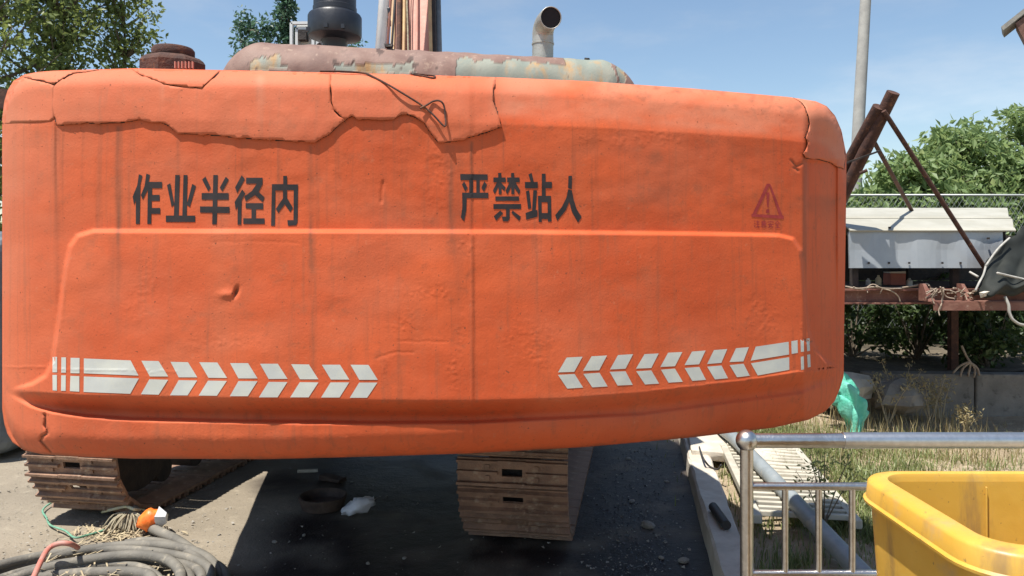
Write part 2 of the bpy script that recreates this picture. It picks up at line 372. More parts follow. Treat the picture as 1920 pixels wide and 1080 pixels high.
def patch(name, xs, ys, zf, m):
    X_, Y_ = np.meshgrid(xs, ys); k = len(xs); Z_ = zf(X_, Y_)
    V = np.stack([X_, Y_, Z_], -1).reshape(-1, 3); I = np.arange(len(ys) * k).reshape(len(ys), k)
    Q = np.stack([I[:-1, :-1], I[:-1, 1:], I[1:, 1:], I[1:, :-1]], -1).reshape(-1, 4)
    return tag(meshnp(name, V, Q, m), kind='structure')
def kerbx(y): return 1.035 + 0.160 * (y - 3.38)
def soilz(x, y):
    e = smooth((x - kerbx(y) - 0.08) / 0.35)
    return 0.035 + e * (0.05 + 0.05 * fbm(x * 1.7 + 30, y * 1.7 + 30, 21, 4)) + 0.04 * smooth((y - 5.4) / 1.2) * e
def soil_surf(x, y):
    return soilz(x, y)
xs = np.concatenate([np.arange(0.75, 6, 0.05), np.linspace(6, 14, 20)]); ys = np.arange(1.2, 6.96, 0.05)
def sz(x, y): return np.where(x < kerbx(y) + 0.05, -0.05, soilz(x, y))
patch('soil_ground', xs, ys, sz, M['soil'])
patch('terrace_ground', np.concatenate([np.arange(2.2, 7, 0.1), np.linspace(7, 60, 20)]), np.concatenate([np.arange(7.06, 10, 0.1), np.linspace(10, 60, 20)]),
      lambda x, y: 0.50 + 0.07 * fbm(x * 1.3 + 7, y * 1.3 + 7, 31, 3), M['terrace'])
# kerb: long cast strip, chipped
k = MB(); ks = np.arange(1.4, 9.0, 0.15)
vv = []
for i, y in enumerate(ks):
    x = kerbx(y); j = lambda a=0.006: random.uniform(-a, a)
    vv += [(x - 0.085, y, -0.05), (x - 0.080 + j(), y, 0.125 + j()), (x - 0.068 + j(), y, 0.142 + j()), (x + 0.070 + j(), y, 0.142 + j()), (x + 0.082 + j(), y, 0.128), (x + 0.085, y, -0.05)]
ff = [(i * 6 + q, i * 6 + q + 1, i * 6 + q + 7, i * 6 + q + 6) for i in range(len(ks) - 1) for q in range(5)]
k.add(vv, [f[::-1] for f in ff]); kb = k.build('kerb', M['slab']); tag(kb, kind='structure')

# ------------------------------------------------------------------ excavator
fb = Vector((-0.2, 0.98, 0)).normalized(); rb = Vector((0.98, 0.2, 0)).normalized()      # upper body: forward, right
fu = Vector((0.165, 0.986, 0)).normalized(); ru = Vector((0.986, -0.165, 0)).normalized()  # undercarriage
EX = Vector((-1.0, 5.6, 0))
ex = empty('excavator', EX, 'large orange crawler excavator seen from behind with cracked repainted counterweight', 'excavator')

# counterweight: a surface authored from the outline and relief read off the photograph
TX = [4, 8, 14, 25, 45, 70, 100, 250, 450, 700, 940, 1100, 1300, 1480, 1530, 1550, 1566, 1578, 1587]
TY = [222, 190, 170, 152, 140, 135, 132.5, 128, 132, 138, 145, 152, 166, 182, 190, 199, 217, 245, 290]
BX = [4, 8, 14, 24, 45, 80, 140, 250, 500, 700, 885, 1100, 1300, 1450, 1520, 1552, 1570, 1580, 1587]
BY = [768, 795, 814, 830, 844, 852, 856, 860, 861, 856, 850, 838, 820, 802, 787, 771, 752, 728, 705]
def yT(px): return np.interp(px, TX, TY)
def yB(px): return np.interp(px, BX, BY)
def plan(px):
    kx = (np.asarray(px, float) - 960) / F
    A = 0.0986 * kx * kx; B = 1 - 0.2165 * kx; Cc = 2.5174
    return 2 * Cc / (B + np.sqrt(np.maximum(B * B - 4 * A * Cc, 0.0)))
PANEL_TOP = [(20, 729), (60, 719), (85, 704), (97, 680), (106, 620), (122, 500), (130, 462), (145, 441), (175, 432), (885, 433), (1300, 437), (1460, 440), (1488, 447), (1502, 470), (1510, 560), (1517, 620), (1530, 655), (1548, 676), (1572, 687)]
PBX = [0, 20, 150, 400, 700, 885, 1050, 1200, 1400, 1500, 1572, 1590]
PBY = [727, 730, 739, 744, 749, 750, 746, 734, 711, 696, 688, 685]
PANEL = PANEL_TOP + [(x, y) for x, y in zip(PBX[-2:0:-1], PBY[-2:0:-1])][1:]
LIPX = [0, 10, 40, 60, 100, 160, 250, 450, 700, 885, 1200, 1500, 1590]
LIPY = [728, 736, 751, 760, 770, 778, 784, 788, 791, 790, 775, 735, 700]
ROUGH = [(810, 550, 50, 22), (872, 470, 14, 30), (862, 620, 12, 60), (885, 560, 10, 60), (850, 690, 18, 40), (430, 548, 26, 12), (115, 600, 12, 40), (760, 610, 40, 30), (1460, 225, 30, 25), (1310, 175, 80, 10), (700, 700, 40, 40), (1430, 590, 40, 60), (1000, 640, 60, 50), (430, 640, 70, 20), (270, 560, 40, 60), (270, 828, 150, 14), (620, 830, 150, 14), (1100, 806, 150, 12), (820, 345, 40, 70), (1200, 260, 160, 20), (1505, 610, 14, 60)]
def depth(px, py):
    px = np.asarray(px, float); py = np.asarray(py, float)
    Y = plan(px); k = Y / F
    dt = py - yT(px); db = yB(px) - py; dl = px - 4; dr = np.interp(py, [290, 720], [1587, 1582]) - px
    rr = np.zeros_like(px)
    for d, R in ((dl, 62.0), (dr, 62.0), (dt, 34.0), (db, 46.0)):
        rr = rr + np.clip(1 - d / R, 0, 1) ** 2
    rr = np.sqrt(np.clip(rr, 0, 0.97))
    out = 50 * k * (1 - np.sqrt(1 - rr * rr))
    # chamfer below the top edge
    ridge = 100 - 20 * px / 1586
    ch = np.clip(1 - dt / ridge, 0, 1)
    out += (0.016 + 0.030 * smooth((px - 650) / 500)) * ch
    out += 0.19 * np.clip((px - 1507) / 80, 0, 1) * smooth((py - 180) / 100) + 0.035 * np.clip((104 - px) / 100, 0, 1)
    e = np.zeros_like(px)
    # proud panel with its rounded ledge
    inside = inpoly(px, py, PANEL); s = dpoly(px, py, PANEL_TOP, False) * np.where(inside, 1, -1)
    ypb = np.interp(px, PBX, PBY); yl = np.interp(px, LIPX, LIPY)
    st = np.where(py < ypb + 1, smooth((s + 3) / 7.5), 0)
    grow = np.clip((py - 435) / 310, 0, 1) * smooth((px - 5) / 150) * smooth((1590 - px) / 120)
    tail = smooth((px - 18) / 45) * smooth((1576 - px) / 30)
    tail = np.where(py < 660, 1.0, tail)
    pan = st * (0.024 + 0.026 * grow) * tail
    # under-cut band and lip
    f = np.clip((py - ypb) / np.maximum(yl - ypb, 2.0), 0, 1)
    side = smooth((px - 5) / 130) * (1 - 0.72 * smooth((px - 800) / 450)) * smooth((1590 - px) / 80)
    pbot = (0.024 + 0.026 * smooth((px - 5) / 150) * smooth((1590 - px) / 120)) * tail
    band = np.where(py >= ypb, pbot * (1 - smooth(f * 1.25)) - 0.022 * side * smooth(f * 1.2), 0)
    lip = smooth((py - yl + 3) / 9) * (0.022 * side + 0.030 * side)
    e += np.where(py >= ypb, band, pan) + lip
    # weld seam, grooves of the right end
    e += 0.0025 * smooth((887 - px) / 4) + 0.003 * np.exp(-((px - 886) / 2.5) ** 2) * (py > 440)
    vr = smooth((py - 288) / 8)
    e -= 0.007 * np.exp(-((px - 1509) / 2.6) ** 2) * vr * smooth((650 - py) / 20)
    e -= 0.020 * smooth((px - 1511) / 3) * smooth((1571 - px) / 3) * smooth((py - 300) / 6) * smooth((640 - py) / 200)
    e -= 0.004 * np.exp(-((px - 106) / 2.2) ** 2) * smooth((py - 228) / 5) * smooth((420 - py) / 150)
    # gash on the left, two chips, cracks low on the left
    g1 = np.exp(-(((px - 443) + (py - 548) * 0.3) / 4) ** 2 - ((py - 548) / 9) ** 2)
    e -= 0.016 * g1 - 0.006 * np.exp(-((px - 425) / 14) ** 2 - ((py - 552) / 8) ** 2)
    jpx = px + 3 * vnoise(px / 7, py / 7, 5); jpy = py + 3 * vnoise(px / 7, py / 7, 6)
    for line, wd, dp in (([(84, 778), (86, 800), (90, 812), (80, 818), (76, 826), (84, 834), (96, 848)], 2.0, 0.012),
                         ([(1483, 300), (1492, 312), (1505, 306)], 2.0, 0.006), ([(1488, 314), (1496, 320)], 2.2, 0.007),
                         ([(1512, 620), (1545, 622), (1575, 628)], 2.4, 0.002), ([(1508, 636), (1516, 642), (1522, 640)], 1.8, 0.007),
                         ([(400, 455), (470, 452), (560, 456)], 1.6, 0.0007), ([(706, 672), (740, 660), (775, 661)], 1.7, 0.0014),
                         ([(745, 640), (800, 641), (840, 640)], 1.6, 0.001), ([(5, 688), (85, 688)], 1.6, -0.002), ([(100, 692), (275, 696), (330, 697)], 1.7, -0.0008),
                         ([(180, 300), (182, 420)], 1.5, 0.001), ([(718, 340), (715, 380)], 2.0, 0.003)):
        d = dpoly(jpx, jpy, line, False)
        e -= dp * np.exp(-(d / wd) ** 2)
    # hand-laid filler: slow waves, brush relief, knobbly patches
    e += 0.0045 * fbm(px / 95, py / 80, 40, 2) + (0.0010 + 0.0008 * smooth((430 - py) / 60) * smooth((px - 250) / 300)) * fbm(px / 34, py / 28, 44, 2)
    rg = np.zeros_like(px)
    for x, y, sx, sy in ROUGH: rg = np.maximum(rg, np.exp(-((px - x) / sx) ** 2 - ((py - y) / sy) ** 2))
    kn = np.clip(vnoise(px / 5.2, py / 5.0, 60) + 0.7 * vnoise(px / 3.4, py / 3.0, 61), 0, 1)
    flat = np.maximum(smooth((px - 85) / 12) * smooth((722 - px) / 12) * smooth((py - 655) / 10) * smooth((752 - py) / 6), smooth((px - 1036) / 12) * smooth((1535 - px) / 12) * smooth((py - 628) / 10) * smooth((752 - py) / 8))
    flat = np.maximum(flat, smooth((py - 318) / 8) * smooth((428 - py) / 6) * np.maximum(smooth((px - 240) / 8) * smooth((570 - px) / 8), smooth((px - 855) / 8) * smooth((1100 - px) / 8)))
    e += 0.0026 * (1 - flat) * kn * np.clip(rg * 1.3 + 0.9 * fbm(px / 40, py / 40, 66, 2) - 0.35, 0, 1)
    return Y + out - e
def ray(px, py, Y):
    return np.stack([(px - 960) / F * Y, Y, H - (py - HY) / F * Y], -1)

# skins of filler that have cracked loose along the top (outline of each, in photograph coordinates)
EDGE_B = [(106, 236), (150, 231), (225, 231), (245, 228), (262, 224), (285, 228), (300, 229), (318, 238), (333, 250), (400, 254), (450, 259), (510, 263), (590, 266), (618, 252), (636, 235), (648, 225)]
CR_D = [(648, 225), (636, 217), (628, 208), (622, 194), (620, 170), (620, 150), (621, 137)]
CR_C = [(247, 129), (262, 140), (290, 150), (306, 156), (320, 160), (345, 163), (378, 165), (395, 151), (413, 133)]
CR_V = [(25, 152), (45, 146), (65, 150), (90, 155), (101, 159), (115, 150), (130, 141), (150, 136), (185, 132)]
EDGE_D = [(648, 225), (660, 218), (675, 224), (700, 225), (738, 223), (752, 215), (758, 213), (785, 224), (795, 230), (803, 244), (822, 268), (850, 266), (880, 258), (910, 250), (940, 238)]
CR_E = [(940, 238), (936, 222), (932, 205), (925, 188), (926, 165), (930, 145)]
SK_B = EDGE_B + CR_D[1:] + [(560, 135), (480, 133)] + CR_C[::-1] + [(220, 131)] + CR_V[:3:-1] + [(98, 165), (98, 200)]
SK_L = [(4, 232), (50, 230), (95, 227), (103, 222), (102, 160), (90, 156), (65, 151), (45, 147), (25, 153), (14, 171), (8, 192), (4, 222)]
SK_A = [(45, 145)] + CR_V[2:] + [(185, 130), (100, 134), (70, 137), (48, 141)]
SK_C = CR_C + [(330, 130.5)]
SK_D = EDGE_D + CR_E[1:] + [(820, 141.5), (700, 138.5)] + CR_D[::-1][:-1]
SK_E = [(1487, 183), (1500, 190), (1509, 202), (1514, 218), (1517, 232), (1514, 245), (1509, 258), (1516, 268), (1513, 276), (1505, 288), (1510, 297), (1525, 298), (1545, 302), (1560, 307), (1571, 314), (1583, 318), (1586, 292), (1577, 246), (1565, 218), (1549, 200), (1530, 191)]
SKINS = [SK_B, SK_L, SK_A, SK_C, SK_D, SK_E]

STREAK = [(107, 5, 236, 640, .55), (118, 2, 240, 470, .4), (155, 2.5, 238, 430, .35), (222, 5, 232, 660, .75), (213, 8, 440, 650, .25), (335, 4, 256, 410, .4), (583, 5, 268, 600, .7), (592, 3, 268, 480, .3), (846, 8, 268, 560, .75), (856, 14, 270, 720, .35), (884, 3, 262, 500, .6), (885, 2, 440, 850, .35), (1508, 5, 290, 620, .5), (1480, 18, 190, 240, .25), (944, 2, 245, 330, .4), (300, 4, 160, 215, .1)]
def grime(px, py):
    wob = 3 * vnoise(px / 300, py / 40, 71)
    g_ = np.zeros_like(px)
    for x, wd, y0, y1, a in STREAK:
        d = np.abs(px + wob - x) / wd
        g_ = np.maximum(g_, 0.78 * a * np.exp(-d ** 2) * smooth((py - y0) / 8) * smooth((y1 - py) / (0.6 * (y1 - y0))) * np.clip(0.85 + 0.9 * fbm(px / 5, py / 60, 73, 2), 0, 1.2))
    g_ = np.maximum(g_, 0.32 * np.clip(fbm(px / 60, py / 45, 75, 4) * 1.6, 0, 1) * smooth((px - 820) / 500) * smooth((430 - py) / 60) * smooth((py - 265) / 20))
    g_ = np.maximum(g_, 0.5 * np.clip(fbm(px / 14, py / 9, 78, 3) * 2.2 - 0.15, 0, 1) * smooth((px - 1000) / 250) * smooth((yT(px) + 60 - py) / 50))
    g_ = np.maximum(g_, 0.55 * smooth((py - yB(px) + 7) / 6) * np.clip(.6 + fbm(px / 30, py / 9, 79, 2), 0, 1))
    g_ = np.maximum(g_, 0.9 * np.exp(-(((px - 443) + (py - 548) * 0.3) / 2.5) ** 2 - ((py - 548) / 8) ** 2))
    g_ = np.maximum(g_, 0.8 * np.exp(-(dpoly(px, py, [(84, 778), (86, 800), (90, 812), (80, 818), (76, 826), (84, 834), (96, 848)], False) / 1.6) ** 2))
    for ln in ([(1483, 300), (1492, 312), (1505, 306)], [(1488, 314), (1496, 320)], [(1508, 636), (1516, 642), (1522, 640)]):
        g_ = np.maximum(g_, 0.7 * np.exp(-(dpoly(px, py, ln, False) / 1.6) ** 2))
    return np.clip(g_, 0, 1)
def dust_and_light(px, py):
    d = 0.25 * np.clip(fbm(px / 110, py / 70, 81, 3) + 0.15, 0, 1)
    d += 0.35 * np.exp(-((px - 488) / 8) ** 2) * smooth((py - 138) / 8) * smooth((262 - py) / 110)
    d += 0.25 * np.exp(-((px - 304) / 4) ** 2) * smooth((py - 155) / 5) * smooth((215 - py) / 50)
    d += 0.20 * smooth((200 - px) / 200) + 0.10 * smooth((900 - px) / 700)  # left side paler: its stronger sunlight is put into the colour
    d += 0.55 * np.clip(0.75 + 0.9 * fbm(px / 60, py / 25, 83, 3), 0, 1) * smooth((px - 900) / 60) * smooth((yT(px) + 84 - py) / 20)
    d = d * (1 - 0.7 * smooth((px - 1250) / 250) * (py > 300))
    return np.clip(d, 0, 1)

# body of the counterweight
us = np.linspace(0, 1, 641); e_ = 0.5 - 0.5 * np.cos(np.linspace(0, np.pi, 41)); us = np.unique(np.concatenate([us, 0.03 * e_, 1 - 0.03 * e_]))
vs = np.linspace(0, 1, 301)
U, Vv = np.meshgrid(us, vs)
PX = 4 + (1587 - 4) * U; PY = yT(PX) + (yB(PX) - yT(PX)) * Vv
PX = PX - 5 * smooth((PY - 290) / 430) * smooth((U - 0.9) / 0.1)
D = depth(PX, PY); P = ray(PX, PY, D)
nr, nc = PX.shape; I = np.arange(nr * nc).reshape(nr, nc)
Q = np.stack([I[:-1, :-1], I[1:, :-1], I[1:, 1:], I[:-1, 1:]], -1).reshape(-1, 4)
ring = np.concatenate([I[0, :], I[1:, -1], I[-1, -2::-1], I[-2:0:-1, 0]])
back = P.reshape(-1, 3)[ring] + np.array(fb) * 0.62
nb = nr * nc; kr = np.arange(len(ring)); kn_ = (kr + 1) % len(ring)
Q2 = np.stack([ring[kr], nb + kr, nb + kn_, ring[kn_]], -1)[:, ::-1]
allv = np.concatenate([P.reshape(-1, 3), back]) - np.array(EX)
gr = np.concatenate([grime(PX, PY).ravel(), np.full(len(ring), 0.1)]); du = np.concatenate([dust_and_light(PX, PY).ravel(), np.full(len(ring), 0.1)])
cw = meshnp('counterweight', allv, np.concatenate([Q, Q2]), [M['orange'], M['filler']], ex, {'grime': gr, 'dust': du})
cpx = 0.25 * (PX[:-1, :-1] + PX[1:, :-1] + PX[1:, 1:] + PX[:-1, 1:]).ravel(); cpy = 0.25 * (PY[:-1, :-1] + PY[1:, :-1] + PY[1:, 1:] + PY[:-1, 1:]).ravel()
bare = np.zeros(len(Q), bool)
for sk in SKINS: bare |= inpoly(cpx, cpy, sk)
bare &= ~inpoly(cpx, cpy, SK_L) & (cpy > yT(cpx) + 4)
mi = np.zeros(len(Q) + len(Q2), np.int32); mi[:len(Q)][bare] = 1
cw.data.polygons.foreach_set('material_index', mi)

MB().add([tuple(p) for p in back], [tuple(range(len(back)))]).build('inner_plate', M['dark'], cw, EX)

def densify(poly, step):
    out = []; n_ = len(poly)
    for i in range(n_):
        a, b_ = np.array(poly[i], float), np.array(poly[(i + 1) % n_], float)
        k_ = max(1, int(np.hypot(*(b_ - a)) / step))
        out += [tuple(a + (b_ - a) * q / k_) for q in range(k_)]
    return out
def fill(polys, step, jag=0.0, seed=1):
    pts, edges, dense = [], [], []
    for p in polys:
        d = densify(p, step)
        if jag:
            a = np.array(d); a[:, 0] += jag * fbm(a[:, 0] / 9, a[:, 1] / 9, seed, 3); a[:, 1] += jag * fbm(a[:, 0] / 9 + 50, a[:, 1] / 9, seed + 9, 3); d = [tuple(q) for q in a]
        dense.append(d); s0 = len(pts); pts += d
        edges += [(s0 + i, s0 + (i + 1) % len(d)) for i in range(len(d))]
    a = np.array(pts); lo, hi = a.min(0), a.max(0)
    gx_, gy_ = np.meshgrid(np.arange(lo[0] + step / 2, hi[0], step), np.arange(lo[1] + step / 2, hi[1], step))
    gx_, gy_ = gx_.ravel(), gy_.ravel(); ok = np.zeros(len(gx_), bool)
    for d in dense: ok |= inpoly(gx_, gy_, d) & (dpoly(gx_, gy_, d) > step * 0.4)
    pts += list(zip(gx_[ok], gy_[ok]))
    v_, e2, f_, *_ = delaunay_2d_cdt([Vector((float(x), float(y))) for x, y in pts], edges, [], 0, 1e-4)
    v_ = np.array([tuple(p) for p in v_]); f_ = np.array([tuple(q) for q in f_ if len(q) == 3])
    c_ = v_[f_].mean(1); ok = np.zeros(len(f_), bool)
    for d in dense: ok |= inpoly(c_[:, 0], c_[:, 1], d)
    f_ = f_[ok]; used = np.unique(f_); rm = -np.ones(len(v_), int); rm[used] = np.arange(len(used))
    v_ = v_[used]; f_ = rm[f_]
    A = v_[f_[:, 1]] - v_[f_[:, 0]]; B_ = v_[f_[:, 2]] - v_[f_[:, 0]]
    flip = (A[:, 0] * B_[:, 1] - A[:, 1] * B_[:, 0]) > 0          # photograph y runs down: keep normals to the viewer
    f_[flip] = f_[flip][:, ::-1]
    return v_, f_
def decal(polys, name, m, off=0.0012, step=7, parent=cw):
    v_, f_ = fill(polys, step)
    Y = depth(v_[:, 0], v_[:, 1]) - off
    return meshnp(name, ray(v_[:, 0], v_[:, 1], Y) - np.array(EX), f_, m, parent, None, False)
def skin(poly, name, thick, bulge, jag, seed, gap=1.3, label=None):
    v_, f_ = fill([poly], 5, jag, seed)
    ed = {}
    for q in f_:
        for i in range(3):
            a, b_ = int(q[i]), int(q[(i + 1) % 3]); ed[(a, b_)] = 1
    bd = [(a, b_) for a, b_ in ed if (b_, a) not in ed]
    nrm = np.zeros_like(v_)
    for a, b_ in bd:
        d = v_[b_] - v_[a]; nn = np.array([d[1], -d[0]]) / (np.hypot(*d) + 1e-9); nrm[a] += nn; nrm[b_] += nn
    ln = np.hypot(nrm[:, 0], nrm[:, 1])[:, None]; nrm = np.where(ln > 0, nrm / np.maximum(ln, 1e-9), 0)
    topd = v_[:, 1] - yT(v_[:, 0]); inner = smooth((topd - 3) / 6)
    v2 = v_.copy()
    dirn = nrm * (gap * np.clip(0.8 + 2.0 * vnoise(v_[:, 0] / 13, v_[:, 1] / 13, seed + 3), 0.15, 2.2) * inner)[:, None]
    ctr = v_ + dirn; ctr2 = v_ - dirn
    big = np.array(poly); 
    use = np.where(inpoly(ctr[:, 0], ctr[:, 1], poly), 1, -1)[:, None]
    v2 = v_ + dirn * use
    px, py = v2[:, 0], v2[:, 1]
    dE = dpoly(px, py, poly)
    edge = smooth(dE / 9)
    th = thick * (0.85 + 0.15 * edge) + bulge(px, py) + 0.0025 * fbm(px / 50, py / 40, seed + 5, 2)
    th *= 0.45 + 0.55 * smooth((topd + 1) / 18)
    Y = depth(px, py); Vf = ray(px, py, Y - th); Vb = ray(px, py, Y + 0.006)
    n0 = len(v2); tri = [tuple(q) for q in f_]
    me = bpy.data.meshes.new(name)
    sk_ = [(a, n0 + a, n0 + b_, b_) for a, b_ in bd]
    me.from_pydata([tuple(p) for p in (np.concatenate([Vf, Vb]) - np.array(EX))], [], tri + sk_)
    me.polygons.foreach_set('use_smooth', [True] * len(tri) + [False] * len(sk_))
    me.materials.append(M['orange']); me.materials.append(M['filler'])
    me.polygons.foreach_set('material_index', [0] * len(tri) + [1] * len(sk_))
    for nm, fn in (('grime', grime), ('dust', dust_and_light)):
        at_ = me.attributes.new(nm, 'FLOAT', 'POINT'); q = fn(px, py) * (1.0 if nm == 'dust' else 0.25) + (0.26 if nm == 'dust' else 0); at_.data.foreach_set('value', np.concatenate([q, q]).astype(np.float32))  # skins paler: dust, plus sky light put into the colour
    me.update()
    o = bpy.data.objects.new(name, me); C.objects.link(o); o.parent = cw
    if label: o['label'] = label
    return o
skin(SK_B, 'cracked_filler_skin', 0.006, lambda x, y: 0.003 * np.sin(np.clip((y - 132) / 110, 0, 1) * 2.3) - 0.003 * (1 - smooth((x - 100) / 30)), 2.6, 101, 0.8, label='long loose filler skin with a ragged lower edge')
skin(SK_L, 'cracked_filler_skin', 0.002, lambda x, y: 0 * x, 0.5, 102, 0.2)
skin(SK_A, 'cracked_filler_skin', 0.007, lambda x, y: 0 * x, 1.2, 103, 1.5)
skin(SK_C, 'cracked_filler_skin', 0.008, lambda x, y: 0.002 * smooth((y - 130) / 40), 1.5, 104, 0.35)
skin(SK_D, 'cracked_filler_skin', 0.007, lambda x, y: 0.003 * np.sin(np.clip((y - 140) / 100, 0, 1) * 2.3), 2.6, 105, 0.7, label='loose filler skin broken to a point beside the seam')
skin(SK_E, 'cracked_filler_skin', 0.012, lambda x, y: 0.006 * smooth((y - 200) / 60), 1.6, 106, 1.2, label='curved corner skin with a pale broken edge')

# lettering (strokes read off the photograph)
def z1(*p): return [(240 + x / 5.818, 310 + y / 5.818) for x, y in p]
def z2(*p): return [(850 + x / 7.385, 310 + y / 7.385) for x, y in p]
CH = [
 [z1((118, 97), (157, 113), (135, 205), (128, 640), (85, 640), (85, 385), (65, 430), (50, 340), (100, 220)),
  z1((200, 90), (240, 105), (225, 180), (372, 180), (372, 250), (262, 250), (262, 322), (345, 322), (345, 388), (258, 388), (258, 465), (352, 465), (352, 530), (254, 530), (254, 640), (210, 640), (216, 265), (160, 375), (140, 325), (180, 225))],
 [z1((515, 105), (565, 105), (552, 552), (500, 552)), z1((605, 105), (650, 105), (640, 552), (592, 552)), z1((425, 215), (462, 195), (505, 430), (475, 455)), z1((700, 203), (742, 225), (675, 455), (640, 430)), z1((413, 548), (733, 548), (733, 618), (413, 618))],
 [z1((930, 105), (980, 105), (968, 645), (918, 645)), z1((808, 155), (845, 122), (903, 245), (875, 283)), z1((1065, 125), (1100, 155), (1030, 285), (1000, 245)), z1((803, 302), (1098, 302), (1098, 375), (803, 375)), z1((785, 448), (1108, 452), (1108, 522), (785, 516))],
 [z1((1240, 108), (1275, 150), (1190, 305), (1168, 240)), z1((1245, 265), (1280, 305), (1240, 380), (1235, 648), (1195, 648), (1195, 450), (1175, 490), (1163, 400)),
  z1((1288, 135), (1468, 135), (1468, 205), (1425, 290), (1490, 350), (1470, 400), (1385, 325), (1285, 395), (1268, 340), (1350, 280), (1405, 200), (1288, 200)),
  z1((1283, 412), (1475, 412), (1475, 480), (1395, 480), (1395, 578), (1490, 578), (1490, 640), (1258, 640), (1258, 578), (1347, 578), (1347, 475), (1283, 470))],
 [z1((1693, 115), (1735, 115), (1735, 208), (1855, 208), (1850, 620), (1835, 655), (1745, 660), (1738, 598), (1805, 598), (1808, 270), (1735, 270), (1735, 355), (1800, 465), (1770, 510), (1710, 425), (1640, 520), (1612, 475), (1690, 360), (1690, 275), (1608, 275), (1603, 660), (1560, 660), (1570, 205), (1693, 205))],
 [z2((95, 120), (475, 125), (475, 205), (98, 205)), z2((220, 203), (272, 203), (272, 380), (220, 380)), z2((318, 203), (365, 203), (365, 380), (318, 380)), z2((150, 222), (200, 315), (165, 362), (120, 265)), z2((430, 222), (468, 268), (425, 365), (388, 310)),
  z2((122, 378), (485, 378), (485, 455), (185, 455), (180, 620), (150, 775), (105, 725), (125, 580))],
 [z2((620, 105), (665, 105), (668, 400), (628, 400)), z2((555, 168), (725, 168), (725, 235), (555, 235)), z2((605, 233), (640, 233), (640, 262), (575, 400), (547, 350)), z2((660, 240), (725, 305), (705, 355), (660, 310)),
  z2((800, 105), (842, 105), (845, 400), (803, 400)), z2((745, 168), (918, 168), (918, 235), (745, 235)), z2((778, 233), (808, 233), (808, 280), (750, 405), (722, 355)), z2((840, 233), (860, 233), (930, 355), (910, 405), (838, 300)),
  z2((582, 430), (910, 430), (910, 492), (582, 492)), z2((555, 535), (938, 535), (938, 605), (780, 605), (780, 740), (755, 778), (685, 775), (672, 710), (730, 710), (730, 605), (555, 605)), z2((650, 625), (690, 665), (595, 768), (560, 705)), z2((820, 625), (935, 710), (915, 770), (805, 660))],
 [z2((1040, 125), (1085, 105), (1115, 232), (1070, 232)), z2((992, 230), (1170, 230), (1170, 318), (992, 318)), z2((1005, 360), (1050, 345), (1080, 595), (1035, 605)), z2((1108, 345), (1160, 345), (1140, 620), (1165, 620), (1165, 710), (1010, 755), (1000, 660), (1090, 625)),
  z2((1225, 115), (1278, 115), (1278, 228), (1365, 228), (1365, 318), (1278, 318), (1278, 424), (1225, 424)), z2((1172, 422), (1352, 422), (1355, 510), (1173, 510)), z2((1172, 500), (1222, 500), (1225, 785), (1182, 785)), z2((1304, 500), (1354, 500), (1360, 780), (1310, 780)), z2((1178, 660), (1358, 660), (1358, 745), (1180, 742))],
 [z2((1595, 145), (1645, 145), (1640, 330), (1588, 315)), z2((1590, 332), (1642, 347), (1665, 470), (1710, 610), (1778, 715), (1728, 795), (1640, 640), (1605, 500), (1560, 620), (1440, 770), (1410, 690), (1500, 580), (1565, 450))],
]
for ch_ in CH: decal(ch_, 'painted_character', M['black_paint'], 0.0011, 4.5)
# warning triangle and the four faded small characters under it
def z3(*p): return [(1380 + x / 7.714, 320 + y / 7.714) for x, y in p]
decal([z3((445, 190), (495, 190), (290, 630), (225, 660)), z3((470, 185), (500, 200), (690, 690), (625, 650)), z3((225, 625), (690, 650), (690, 700), (225, 665))], 'warning_triangle', M['red_paint'], 0.0012, 5)
decal([z3((440, 315), (485, 315), (470, 530), (452, 530)), z3((438, 560), (482, 560), (482, 610), (438, 610))], 'exclamation_mark', M['red_paint'], 0.0012, 4)
def seg(x0, y0, x1, y1, w_=1.1):
    L = math.hypot(x1 - x0, y1 - y0); nx, ny = -(y1 - y0) / L * w_ / 2, (x1 - x0) / L * w_ / 2
    return [(x0 + nx, y0 + ny), (x1 + nx, y1 + ny), (x1 - nx, y1 - ny), (x0 - nx, y0 - ny)]
SM = [  # on a 10 x 10 cell
 [(1, 0.5, 2.4, 1.8), (0.5, 3.5, 2, 4.6), (0.7, 9.5, 2.4, 6), (6, 0, 6.8, 1.2), (3.6, 2, 9.4, 2), (3.9, 5.4, 9, 5.4), (3.2, 9.4, 10, 9.4), (6.5, 2, 6.5, 9.4)],
 [(5, 0, 5, 0.9), (1, 1, 9, 1), (3.2, 1.2, 3.6, 2.6), (6.8, 1.2, 6.4, 2.6), (0.4, 2.9, 9.6, 2.9), (2, 4, 8, 4), (2, 5.2, 8, 5.2), (2, 6.5, 8, 6.5), (2, 4, 2, 6.5), (8, 4, 8, 6.5), (1.2, 7.4, 0.6, 9.4), (3, 7.4, 3.2, 9.3), (3.2, 9.4, 7, 9.4), (7, 9.4, 7.3, 8.2), (8.2, 7.3, 9.4, 9)],
 [(5, 0, 5, 1.1), (0.8, 1.4, 9.2, 1.4), (0.8, 1.4, 0.8, 3), (9.2, 1.4, 9.2, 3), (0.3, 5, 9.7, 5), (4.4, 3, 2.6, 6.8), (2.6, 6.8, 9, 9.6), (7.2, 5, 5.4, 7.8), (5.4, 7.8, 1, 9.8)],
 [(5, 0, 0.4, 4.2), (5, 0, 9.6, 4.2), (2.4, 4.4, 7.6, 4.4), (2.6, 6.8, 7.4, 6.8), (5, 4.4, 5, 9.4), (1, 9.4, 9, 9.4)],
]
for i, cs in enumerate(SM):
    x0, y0 = 1413.5 + 13.0 * i, 413.5 + 0.4 * i
    decal([[(x0 + a * 1.12, y0 + b_ * 1.3) for a, b_ in seg(*q)] for q in cs], 'small_character', M['red_paint'], 0.0012, 4)
